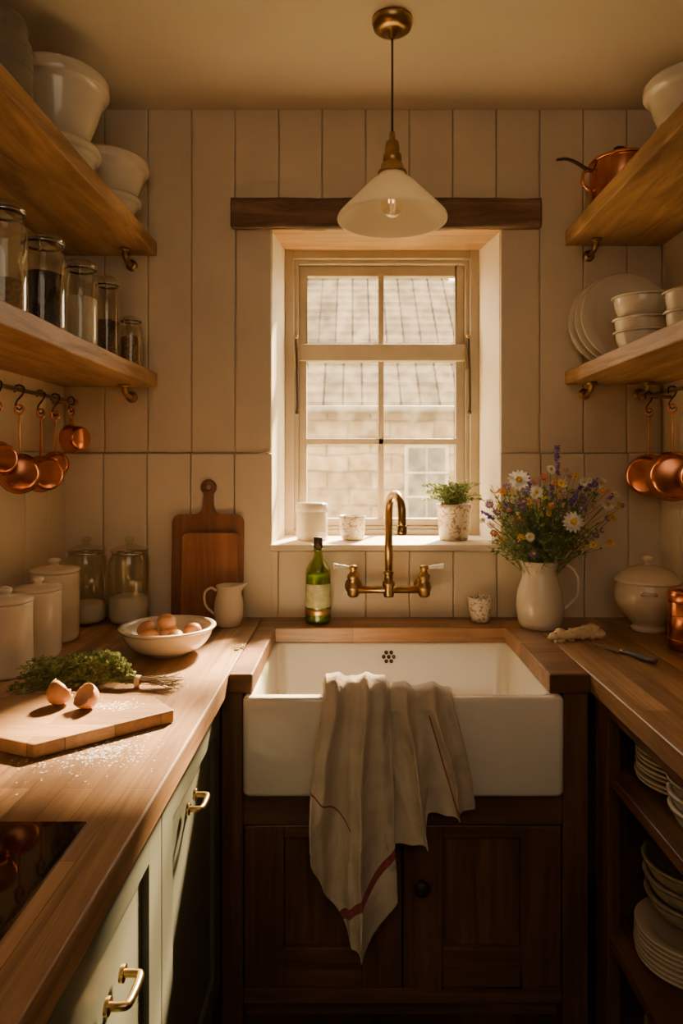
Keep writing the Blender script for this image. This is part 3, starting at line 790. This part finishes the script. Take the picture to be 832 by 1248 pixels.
for (x, y, z, n) in [(.66, 2.2, 1.485, 28), (.735, 2.18, 1.36, 20), (.775, 2.16, 1.38, 18), (.56, 2.2, 1.39, 18), (.49, 2.2, 1.30, 14), (.62, 2.13, 1.36, 14), (.42, 2.2, 1.27, 12), (.70, 2.12, 1.33, 12), (.84, 2.18, 1.33, 12)]:
    q = stem_to((x, y, z)); d = (Vector(q[-1]) - Vector(q[-3])).normalized()
    for i in range(n * 3):
        t = R(0, n * .0035); p = Vector(q[-1]) - d * t
        b.leaf(p, Vector((R(-1, 1), R(-1, 1), R(0, 1))), .013, .009, 'petal_p')
for i in range(210):
    a = R(0, 2 * pi); rr = R(.02, .19); hz = R(.0, .23)
    e = Vector((PX + rr * math.cos(a) * 1.05, 2.19 + rr * math.sin(a) * .5, 1.13 + hz))
    q = stem_to(e, 'leaf', .0009)
    for k in range(14):
        t = R(.3, 1); p = Vector(q[min(int(t * (len(q) - 1)), len(q) - 1)])
        b.leaf(p, Vector((R(-1, 1), R(-1, 1), R(-.3, 1))), R(.012, .028), R(.005, .011), 'leaf' if R(0, 1) > .4 else 'leaf2')
b.V = [Tinv @ v for v in b.V]
b.done('wildflower_bouquet', parent=pit, merge=False)

# ------------------------------------------------------------------ egg bowl
b = B(); b.lathe(bowl_prof(.130, .078, .42, .006), 'ceramic_w', seg=56)
def egg(b, c, r, rot, mat='egg'):
    prof = []
    for i in range(15):
        t = pi * i / 14; z = -math.cos(t) * r * 1.3; q = math.sin(t) * r * (1 - .13 * math.cos(t))
        prof.append((max(0, q), z))
    prof[0] = (0, prof[0][1]); prof[-1] = (0, prof[-1][1])
    b.lathe(prof, mat, T=Matrix.Translation(c) @ rot, seg=24)
for (x, y, z, a, e) in [(-.045, -.035, .052, .4, 1.4), (.035, -.045, .052, 2.0, 1.5), (-.01, .035, .054, 1.1, 1.3), (.062, .025, .056, -.6, 1.5), (-.068, .03, .059, .9, 1.5), (.0, -.005, .088, 2.6, 1.5)]:
    egg(b, (x, y, z), .0225, Matrix.Rotation(a, 4, 'Z') @ Matrix.Rotation(e, 4, 'Y'))
b.done('bowl_of_eggs', loc=(-.514, 1.89, WT + .001))

# ------------------------------------------------------------------ prep board + shells
b = B(); ox, oy = -.58, 1.36
poly = [(-.666, 1.50), (-.43, 1.462), (-.362, 1.378), (-.565, 1.205), (-.70, 1.26), (-.80, 1.43)]
b.prism([(x - ox, y - oy) for x, y in poly], 0, .026, 'board_l'); b.done('prep_board', loc=(ox, oy, WT + .001), bevel=.003)
def shell(loc, r, rot):
    b = B(); seg = 30; vs = []; rows = 8
    for layer, k in ((0, 1.0), (1, .94)):
        for i in range(rows + 1):
            for j in range(seg):
                a = 2 * pi * j / seg
                jag = .10 * noise.noise(Vector((math.cos(a) * 4, math.sin(a) * 4, r * 90))) + (.035 if j % 3 == 0 else -.02)
                th2 = (pi * .53) * (i / rows) * (1 + jag * (i / rows) ** 3)
                vs.append((r * k * math.sin(th2) * math.cos(a), r * k * math.sin(th2) * math.sin(a), -r * 1.25 * k * math.cos(th2)))
    n1 = (rows + 1) * seg
    o = []; inn = []
    for i in range(rows):
        for j in range(seg):
            jj = (j + 1) % seg
            o.append((i * seg + j, i * seg + jj, (i + 1) * seg + jj, (i + 1) * seg + j)); inn.append(tuple(n1 + q for q in o[-1])[::-1])
    rim = [(rows * seg + j, rows * seg + (j + 1) % seg, n1 + rows * seg + (j + 1) % seg, n1 + rows * seg + j) for j in range(seg)]
    b.add(vs, o, 'egg', True); b.F += [list(f) for f in inn + rim]; k = b.mi('eggin'); b.MI += [k] * len(inn + rim); b.S += [True] * len(inn + rim)
    b.done('eggshell_half', loc=loc, rot=rot)
shell((-.602, 1.410, WT + .0570), .0265, (-.5, .9, .3))
shell((-.543, 1.378, WT + .0560), .0255, (.55, -.75, .2))

# flour dusting
b = B()
def flakes(cx, cy, sx_, sy_, n, z, rmax=.0016, lim=-.316):
    for i in range(n):
        x = random.gauss(cx, sx_); y = random.gauss(cy, sy_); r = abs(random.gauss(0, rmax)) + .0004
        if x > lim: continue
        vs = [(x + r * math.cos(a) * R(.6, 1.3), y + r * math.sin(a) * R(.6, 1.3), z) for a in [2 * pi * k / 6 for k in range(6)]]
        b.add(vs, [tuple(range(6))], 'flour')
flakes(-.455, 1.235, .030, .022, 340, WT + .0006, .0015)
flakes(-.50, 1.19, .055, .035, 260, WT + .0008, .0009)
flakes(-.41, 1.27, .025, .05, 160, WT + .0007, .0009)
flakes(-.45, 1.60, .05, .05, 120, WT + .0006, .0008)
b.done('flour_dusting', merge=False)
b = B(); flakes(-.500, 1.400, .028, .016, 240, WT + .0277, .0011, -.42); b.done('flour_dusting', merge=False)

# ------------------------------------------------------------------ thyme bundle
b = B(); tie = Vector((-.505, 1.60, WT + .016))
for i in range(130):
    a = R(-.32, .30); L1 = R(.10, .28)
    d = Vector((-math.cos(a), math.sin(a) - .02, 0)); h = R(.0, .075)
    p1 = tie + d * L1 * .5 + Vector((0, 0, h * .8)); p2 = tie + d * L1 + Vector((0, R(-.01, .01), h * R(.3, 1) - .006))
    p2.z = max(p2.z, WT + .004)
    if p2.x < -.78: p2.x = -.78
    q = cr([tie + Vector((0, R(-.008, .008), R(-.008, .010))), p1, p2], 6)
    b.tube(q, .0008, 'stem', 4)
    for k in range(36):
        t = R(.22, 1); p = Vector(q[int(t * (len(q) - 1))]) + Vector((R(-.004, .004), R(-.004, .004), R(-.002, .004)))
        p.z = max(p.z, WT + .003)
        b.leaf(p, Vector((R(-1, .6), R(-1, 1), R(-.1, 1))), R(.006, .013), R(.005, .009), 'leaf2')
for i in range(46):
    a = R(-.30, .30); L1 = R(.06, .115); d = Vector((math.cos(a), math.sin(a) - .1, 0))
    p2 = tie + d * L1 + Vector((0, 0, R(-.012, .012)))
    b.tube([tie + Vector((0, R(-.008, .008), R(-.008, .010))), tie + d * L1 * .5 + Vector((0, 0, R(-.006, .01))), p2], .001, 'twig', 4)
for k in range(4):
    ring = [(tie.x + .003 * (k - 1.5), tie.y + .0125 * math.cos(a), tie.z - .002 + .0125 * math.sin(a)) for a in [2 * pi * i / 16 for i in range(17)]]
    b.tube(ring, .0016, 'bread', 6)
b.done('thyme_bundle', merge=False)
b = B()
for k in range(5):
    b.leaf((-.335 + .008 * k, 1.94, WT + .003), (R(-.5, 1), R(-1, 1), .25), .022, .010, 'leaf2')
b.tube([(-.345, 1.935, WT + .002), (-.30, 1.945, WT + .003)], .0008, 'stem', 5)
b.done('herb_sprig', merge=False)

# ------------------------------------------------------------------ oil bottle
b = B()
b.lathe([(0, .004), (.034, .002), (.040, .004), (.042, .012), (.042, .165), (.040, .178), (.030, .196), (.018, .212), (.0145, .225), (.0140, .262)], 'green_glass', seg=40)
b.lathe([(0, .006), (.037, .006), (.0395, .013), (.0395, .160), (0, .160)], 'oil', seg=36)
b.lathe([(.0425, .055), (.0428, .056), (.0428, .130), (.0425, .131)], 'label', seg=40)
b.lathe([(.0425, .030), (.0430, .031), (.0430, .048), (.0425, .049)], 'brass_b', seg=40)
b.lathe([(0, .284), (.0145, .284), (.0155, .280), (.0155, .250), (.0145, .248), (.0145, .246)], 'dark', seg=28)
b.lathe([(.0148, .236), (.017, .238), (.017, .244), (.0148, .246)], 'green_glass', seg=28)
b.done('olive_oil_bottle', loc=(-.116, 2.262, WT + .001))

# ------------------------------------------------------------------ bridge tap
b = B(); cx = .119; by = 2.272; bz = 1.008
b.tube([(cx - .135, by, bz), (cx + .135, by, bz)], .0125, 'brass', 18)
for s_ in (-1, 1):
    x = cx + s_ * .118
    b.lathe([(0, -.024), (.014, -.024), (.020, -.016), (.020, -.004), (.023, 0), (.023, .012), (.018, .018), (.016, .034), (.020, .038), (.020, .048), (.012, .056), (.010, .066), (.014, .070), (.014, .080), (0, .083)], 'brass', c=(x, by, bz), seg=28)
    b.tube(cr([(x, by, bz), (x, by + .03, bz), (x, D - .014, bz)], 6), .012, 'brass', 16)
    b.lathe([(.0, .0), (.030, .0), (.030, .004), (.020, .010), (.012, .012)], 'brass', T=Matrix.Translation((x, D - .0145, bz)) @ Matrix.Rotation(pi / 2, 4, 'X'), seg=28)
    b.tube([(x, by, bz + .072), (x + s_ * .022, by - .004, bz + .074)], .005, 'brass', 10)
    b.tube(cr([(x + s_ * .016, by - .004, bz + .074), (x + s_ * .030, by - .008, bz + .076), (x + s_ * .050, by - .012, bz + .078), (x + s_ * .066, by - .016, bz + .080)], 5), [.0065] * 5 + [.0085] * 6 + [.0105] * 5, 'porc', 12)
b.lathe([(0, -.024), (.016, -.024), (.018, -.018), (.018, .012), (.021, .016), (.021, .024), (.015, .030), (.0135, .05), (.017, .054), (.017, .060), (.012, .066)], 'brass', c=(cx, by, bz), seg=28)
dx, dy = .30, -.95
pts = [(cx, by, bz + .05), (cx, by, bz + .15), (cx, by, bz + .26)]
Rr = .060
for i in range(1, 15):
    a = pi * i / 14
    o = Rr - Rr * math.cos(a); pts.append((cx + dx * o, by + dy * o, bz + .26 + Rr * math.sin(a)))
o = 2 * Rr
pts += [(cx + dx * o, by + dy * o, bz + .24), (cx + dx * o, by + dy * o, bz + .215)]
b.tube(pts, .0135, 'brass', 18)
b.lathe([(.013, .028), (.0165, .026), (.0165, .008), (.0145, 0), (.010, -.002), (0, .002)], 'brass', c=(cx + dx * o, by + dy * o, bz + .195), seg=24)
b.done('bridge_tap')

# ------------------------------------------------------------------ right side items
b = B(); b.lathe([(0, .003), (.026, .001), (.029, .004), (.036, .03), (.0415, .075), (.043, .084), (.041, .085), (.038, .075), (.033, .03), (.026, .010), (0, .009)], 'cup1', seg=40)
b.done('floral_cup', loc=(.424, 2.268, WT + .001))

b = B()
b.lathe(cr([(.050, 0), (.052, .010), (.046, .018), (.070, .045), (.095, .085), (.100, .115), (.094, .145), (.092, .155)], 5), 'ceramic', seg=48)
b.lathe(cr([(.098, .152), (.101, .158), (.096, .166), (.070, .190), (.035, .203), (.012, .207), (.009, .215), (.017, .225), (.016, .235), (.0, .240)], 5), 'ceramic', seg=48)
b.lathe([(0, .002), (.05, .0)], 'ceramic', seg=48); b.lathe([(0, .150), (.098, .152)], 'ceramic', seg=48)
for s_ in (-1, 1):
    b.tube(cr([(s_ * .092, -.02, .125), (s_ * .108, -.015, .130), (s_ * .112, 0, .131), (s_ * .108, .015, .130), (s_ * .092, .02, .125)], 6), .005, 'ceramic', 10)
b.done('soup_tureen', loc=(.935, 2.16, WT + .001), rot=(0, 0, 1.2))

b = B()
b.lathe([(0, .002), (.054, 0), (.058, .004), (.058, .145), (.056, .147), (0, .147)], 'copper', seg=44)
b.lathe([(.0605, .135), (.061, .136), (.061, .160), (.056, .168), (.03, .173), (.008, .175), (.006, .182), (.013, .190), (.011, .199), (0, .201)], 'copper', seg=44)
for z in (.03, .1): b.lathe([(.058, z - .002), (.0595, z), (.058, z + .002)], 'copper', seg=44)
b.done('copper_canister', loc=(.955, 1.93, WT + .001))

b = B()
for i, (x, y, r) in enumerate([(-.085, -.004, .016), (-.06, .004, .021), (-.035, -.003, .020), (-.010, .004, .021), (.014, .0, .024), (.040, .006, .028), (.052, .022, .021), (.0, .020, .016), (.062, -.006, .018)]):
    b.sphere((x, y, r * .72), (r * 1.15, r * .9, r * .78), 'bread', 14, nz=.5, rs=i * 3.1)
for i in range(12): b.sphere((R(-.10, -.02), R(-.035, -.01), .003), R(.002, .006), 'bread', 8, nz=.5, rs=i)
b.done('ginger_root', loc=(.680, 2.045, WT + .001), rot=(0, 0, .2))

b = B()
b.prism([(-.115, .0), (-.10, -.006), (-.05, -.014), (.0, -.015), (.0, .009), (-.06, .009)], .004, .0055, 'steel')
b.tube([(-.002, -.002, .008), (.010, -.002, .008)], .0100, 'steel', 12, flat=.75)
b.tube(cr([(.008, -.002, .008), (.04, -.002, .0085), (.08, -.004, .008), (.112, -.004, .0085)], 5), [.0090] * 4 + [.0110] * 6 + [.0100] * 6, 'knifeh', 12, flat=.7)
b.done('paring_knife', loc=(.745, 1.885, WT + .001), rot=(0, 0, -1.10))

# ------------------------------------------------------------------ window sill items
b = B()
b.lathe([(0, .002), (.052, 0), (.056, .004), (.057, .012), (.057, .108), (.055, .112), (0, .112)], 'ceramic_w', seg=44)
b.lathe([(.0585, .104), (.060, .106), (.060, .128), (.056, .134), (.03, .137), (0, .138)], 'ceramic_w', seg=44)
b.lathe([(.0575, .030), (.059, .032), (.0575, .034)], 'ceramic_w', seg=44)
b.done('lidded_canister', loc=(-.150, 2.49, SILL + .001))
b = B(); b.lathe([(0, .003), (.034, .001), (.040, .006), (.046, .035), (.047, .075), (.049, .088), (.047, .089), (.044, .075), (.042, .035), (.034, .012), (0, .010)], 'cup2', seg=40)
b.tube(cr([(.045, 0, .072), (.062, 0, .074), (.070, 0, .055), (.062, 0, .032), (.044, 0, .026)], 6), .0045, 'cup2', 10)
b.done('floral_mug', loc=(-.002, 2.49, SILL + .001), rot=(0, 0, .9))
b = B(); b.lathe([(0, .003), (.048, .0), (.052, .004), (.057, .06), (.062, .112), (.066, .116), (.066, .130), (.063, .131), (.058, .112), (.056, .105), (0, .105)], 'pot', seg=44)
b.lathe([(0, .112), (.057, .108)], 'tea', seg=30)
for i in range(90):
    a = R(0, 2 * pi); rr = R(.02, .125); e = Vector((rr * math.cos(a), rr * math.sin(a) * .7, .135 + R(0, .075)))
    q = cr([(rr * .2 * math.cos(a), rr * .2 * math.sin(a), .108), tuple(e * .55 + Vector((0, 0, .07))), tuple(e)], 5); b.tube(q, .001, 'stem', 4)
    for k in range(14):
        t = R(.3, 1); b.leaf(q[int(t * (len(q) - 1))], (R(-1, 1), R(-1, 1), R(-.2, 1)), R(.010, .022), R(.006, .012), 'leaf2' if R(0, 1) > .35 else 'leaf')
for i in range(36):
    a = R(0, 2 * pi); rr = R(.0, .10); daisy((rr * math.cos(a), rr * math.sin(a) * .7, .19 + R(-.03, .035)), R(.006, .009), (R(-1, 1), -1, 1), 'petal_y' if R(0, 1) > .5 else 'petal_w', 'petal_y', 7)
b.done('potted_herb', loc=(.368, 2.49, SILL + .001), merge=False)

# ------------------------------------------------------------------ crockery on wall shelves
ZU = 2.198
def bowl_stack(name, loc, bowls, mat):
    b = B()
    for (r, h, z, m, *bd) in bowls: b.lathe(bowl_prof(r, h, .45 if not bd else .5, .006, z, band=bd[0] if bd else 0), m or mat, seg=56)
    return b.done(name, loc=loc)
bowl_stack('mixing_bowl_stack', (-.855, 1.985, ZU), [(.108, .15, 0, None, .026), (.130, .215, .135, None, .042)], 'ceramic_w')
bowl_stack('mixing_bowl_stack', (-.800, 2.235, ZU), [(.095, .10, 0, None, .022), (.119, .180, .042, None, .036)], 'ceramic_w')
b = B()
b.lathe([(0, .002), (.070, 0), (.074, .006), (.074, .25), (.070, .27), (.060, .285), (.064, .295), (.066, .31), (.060, .325), (.03, .335), (.008, .338), (.014, .35), (0, .358)], 'ceramic_g', seg=44)
for z in (.06, .13, .2, .25): b.lathe([(.074, z - .004), (.077, z), (.074, z + .004)], 'ceramic_g', seg=44)
b.done('stoneware_crock', loc=(-.87, 1.68, ZU))

ZR = RU + .0025
b = B()
b.lathe([(0, .002), (.088, 0), (.094, .006), (.096, .018), (.096, .150), (.099, .153), (.099, .157), (.093, .156), (.092, .02), (0, .012)], 'copper', seg=52)
b.lathe([(.101, .158), (.101, .162), (.092, .171), (.06, .185), (.025, .191), (0, .192)], 'copper', seg=52); b.lathe([(0, .158), (.101, .158)], 'copper', seg=52)
b.tube(cr([(-.022, 0, .190), (-.020, 0, .208), (0, 0, .214), (.020, 0, .208), (.022, 0, .190)], 6), .0045, 'dark', 10)
b.tube(cr([(-.092, 0, .130), (-.120, 0, .140), (-.155, 0, .158), (-.185, 0, .166), (-.215, 0, .162)], 6), [.009, .007], 'dark', 12, flat=.6)
b.tube(cr([(-.105, -.0, .135), (-.125, 0, .125), (-.13, 0, .095), (-.112, 0, .075), (-.095, 0, .072)], 6), .005, 'copper', 10)
b.done('copper_pot', loc=(.865, 2.20, ZR), rot=(0, 0, .12))
bowl_stack('mixing_bowl_stack', (.915, 1.84, ZR), [(.090, .10, 0, None, .022), (.114, .175, .048, None, .034)], 'ceramic_w')

ZL = RL + .0025
for (x, y, lean, r) in [(.880, 2.335, .08, .150), (.898, 2.305, .12, .156), (.908, 2.272, .16, .156)]:
    b = B(); b.lathe(plate_prof(r), 'ceramic_w', seg=64)
    b.done('dinner_plate', loc=(x, y, ZL + r * math.cos(lean) + .003), rot=(pi / 2 - lean, 0, 0))
bowl_stack('cereal_bowl_stack', (.868, 2.055, ZL), [(.078, .075, 0, None), (.080, .078, .035, None), (.082, .085, .095, None)], 'ceramic_w')
bowl_stack('cereal_bowl_stack', (.915, 1.85, ZL), [(.066, .09, 0, None), (.068, .09, .055, None)], 'ceramic_w')

def plate_stack(loc, r, n, mat='ceramic_w', pitch_=.011):
    b = B()
    for i in range(n): b.lathe(plate_prof(r * R(.985, 1.01), i * pitch_), mat, c=(R(-.002, .002), R(-.002, .002), 0), seg=52)
    b.done('plate_stack', loc=loc)
plate_stack((.765, 1.555, .684), .112, 8)
bowl_stack('soup_bowl_stack', (.716, 1.345, .684), [(.085, .06, 0, None), (.087, .062, .026, None), (.088, .064, .052, None)], 'stone')
plate_stack((.758, 1.53, .298), .118, 7)
bowl_stack('soup_bowl_stack', (.765, 1.535, .298 + .096), [(.10, .065, 0, None), (.103, .07, .035, None), (.105, .07, .07, None)], 'stone')
plate_stack((.765, 1.25, .298), .12, 6, 'stone')
bowl_stack('soup_bowl_stack', (.765, 1.48, .081), [(.12, .10, 0, None)], 'stone')

# ------------------------------------------------------------------ linen towel
def interp(tab, u):
    for a, c in zip(tab[:-1], tab[1:]):
        if u <= c[0]:
            t = (u - a[0]) / (c[0] - a[0] + 1e-9)
            return tuple(a[k] + (c[k] - a[k]) * t for k in range(1, len(a)))
    return tab[-1][1:]
def towel_layer(b, uvs, top, bottom, yoff, seed, folds, thick=None, thin=None, thin_u=(0, 1), topz=0.0):
    nu, nv = 130, 140; vs = []; fs = []
    path = cr([(1.738, .765), (1.730, .81), (1.722, .848), (1.712, .864), (1.69, .868), (1.672, .864), (1.661, .850), (1.657, .835)], 5); npth = len(path)
    for i in range(nu + 1):
        u = i / nu; bx, bz = interp(bottom, u); tx = top[0] + (top[1] - top[0]) * u
        edge = min(1, min(u, 1 - u) / .07) ; edge = math.sin(edge * pi / 2)
        for j in range(nv + 1):
            f1 = 0; xs = 0; v = j / nv
            for (k, ph, am) in folds:
                warp = .10 * noise.noise(Vector((u * 2.3, v * 1.6, seed + ph)))
                ang = 2 * pi * k * (u + warp) + ph + .7 * math.sin(v * 2.6 + ph)
                f1 += am * (.5 + .5 * math.sin(ang)); xs += am * math.cos(ang)
            f1 = f1 * (.35 + .65 * edge) + .24 * noise.noise(Vector((u * 4, v * 4, seed)))
            if j <= 24:
                t = j / 24 * (npth - 1); a = int(t); c = min(a + 1, npth - 1); q = t - a
                y = path[a][0] * (1 - q) + path[c][0] * q; z = path[a][1] * (1 - q) + path[c][1] * q
                n = j / 24; hump = max(0, math.sin(pi * min(1, n * 1.0)))
                vs.append((tx + .005 * xs * n + .004 * noise.noise(Vector((u * 6, n * 2, seed))), y + yoff * n - .042 * f1 * n, z + (abs(yoff) * .8 + (.022 * f1 + topz) * edge) * hump))
            else:
                h = (j - 24) / (nv - 24)
                z = .835 + (bz - .835) * h; e = 1 - (1 - h) ** 1.7; x = tx + (bx - tx) * (e * .8 + .2 * h)
                am = .042 + .022 * h
                x += (.005 + .010 * h) * xs
                x += .008 * noise.noise(Vector((u * 3, h * 5, seed + 2))) * h
                y = 1.657 + yoff - am * f1 + .004 * h
                z2 = z + .008 * noise.noise(Vector((u * 4, h * 3, seed + 5))) * h
                vs.append((x, min(y, 1.664 + yoff), z2))
            X, Z = vs[-1][0], vs[-1][2]
            def dist(ln):
                if ln is None: return 1.0
                (x0, z0), (x1, z1) = ln; dx_, dz_ = x1 - x0, z1 - z0; l_ = math.hypot(dx_, dz_)
                return ((X - x0) * dz_ - (Z - z0) * dx_) / l_
            ok = j > 30
            uvs.append((dist(thick) if ok else 1.0, dist(thin) if (thin_u[0] <= u <= thin_u[1] and ok) else 1.0))
    for i in range(nu):
        for j in range(nv):
            a = i * (nv + 1) + j; fs.append((a, a + 1, a + nv + 2, a + nv + 1))
    b.add(vs, fs, 'towel', True)
b = B(); uvs = []
towel_layer(b, uvs, (.040, .240), [(0, .085, .50), (.48, .19, .515), (.54, .194, .58), (1, .290, .588)], 0, 3.0,
            [(2.4, 2.6, .8), (5.1, .4, .25)], None, ((.206, .746), (.250, .596)), (.3, 1))
towel_layer(b, uvs, (-.074, .090), [(0, -.114, .556), (.33, -.055, .40), (.55, -.014, .278), (.78, .034, .262), (1, .104, .370)], -.018, 9.0,
            [(1.7, .2, .8), (4.1, 1.9, .25)], ((0, .372), (.092, .48)), ((-.11, .666), (0, .55)), (0, .5), topz=.010)
tw = b.done('linen_tea_towel', merge=False)
uvl = tw.data.uv_layers.new(name='UVMap')
for lp in tw.data.loops: uvl.data[lp.index].uv = uvs[lp.vertex_index]
md = tw.modifiers.new('solid', 'SOLIDIFY'); md.thickness = .0018; md.offset = 1

# ------------------------------------------------------------------ lights
sun = bpy.data.lights.new('sun', 'SUN'); sun.energy = 88.0; sun.color = (1, .72, .41); sun.angle = math.radians(6)
so = bpy.data.objects.new('sun', sun); bpy.context.scene.collection.objects.link(so)
dv = Vector((-.36, -1, -.82)); so.rotation_euler = dv.to_track_quat('-Z', 'Y').to_euler()

al = bpy.data.lights.new('fill_light', 'AREA'); al.shape = 'RECTANGLE'; al.size = 1.4; al.size_y = 1.0; al.energy = 8; al.color = (1, .78, .54)  # added soft warm fill behind the camera, stands for no actual fitting
ao = bpy.data.objects.new('fill_light', al); bpy.context.scene.collection.objects.link(ao)
ao.location = (.05, -.7, 2.2); ao.rotation_euler = (math.radians(75), 0, 0)

w = bpy.data.worlds.new('World'); bpy.context.scene.world = w; w.use_nodes = True
N = w.node_tree.nodes; L = w.node_tree.links; bg = N['Background']
tc = N.new('ShaderNodeTexCoord'); sp = N.new('ShaderNodeSeparateXYZ'); rp = N.new('ShaderNodeValToRGB')
L.new(tc.outputs['Generated'], sp.inputs['Vector']); L.new(sp.outputs['Z'], rp.inputs['Fac'])
rp.color_ramp.elements[0].color = (1, .77, .49, 1); rp.color_ramp.elements[1].color = (.92, .80, .64, 1); rp.color_ramp.elements[1].position = .8
L.new(rp.outputs['Color'], bg.inputs['Color']); bg.inputs['Strength'].default_value = 13.5

# ------------------------------------------------------------------ camera
cam = bpy.data.cameras.new('camera'); co = bpy.data.objects.new('camera', cam); bpy.context.scene.collection.objects.link(co)
co.location = (0, 0, 1.42); co.rotation_euler = (pi / 2, 0, 0)
cam.sensor_fit = 'AUTO'; cam.sensor_width = 36; cam.lens = 830 / 1248 * 36
cam.shift_x = -14 / 1248; cam.shift_y = -56 / 1248; cam.clip_start = .01
bpy.context.scene.camera = co
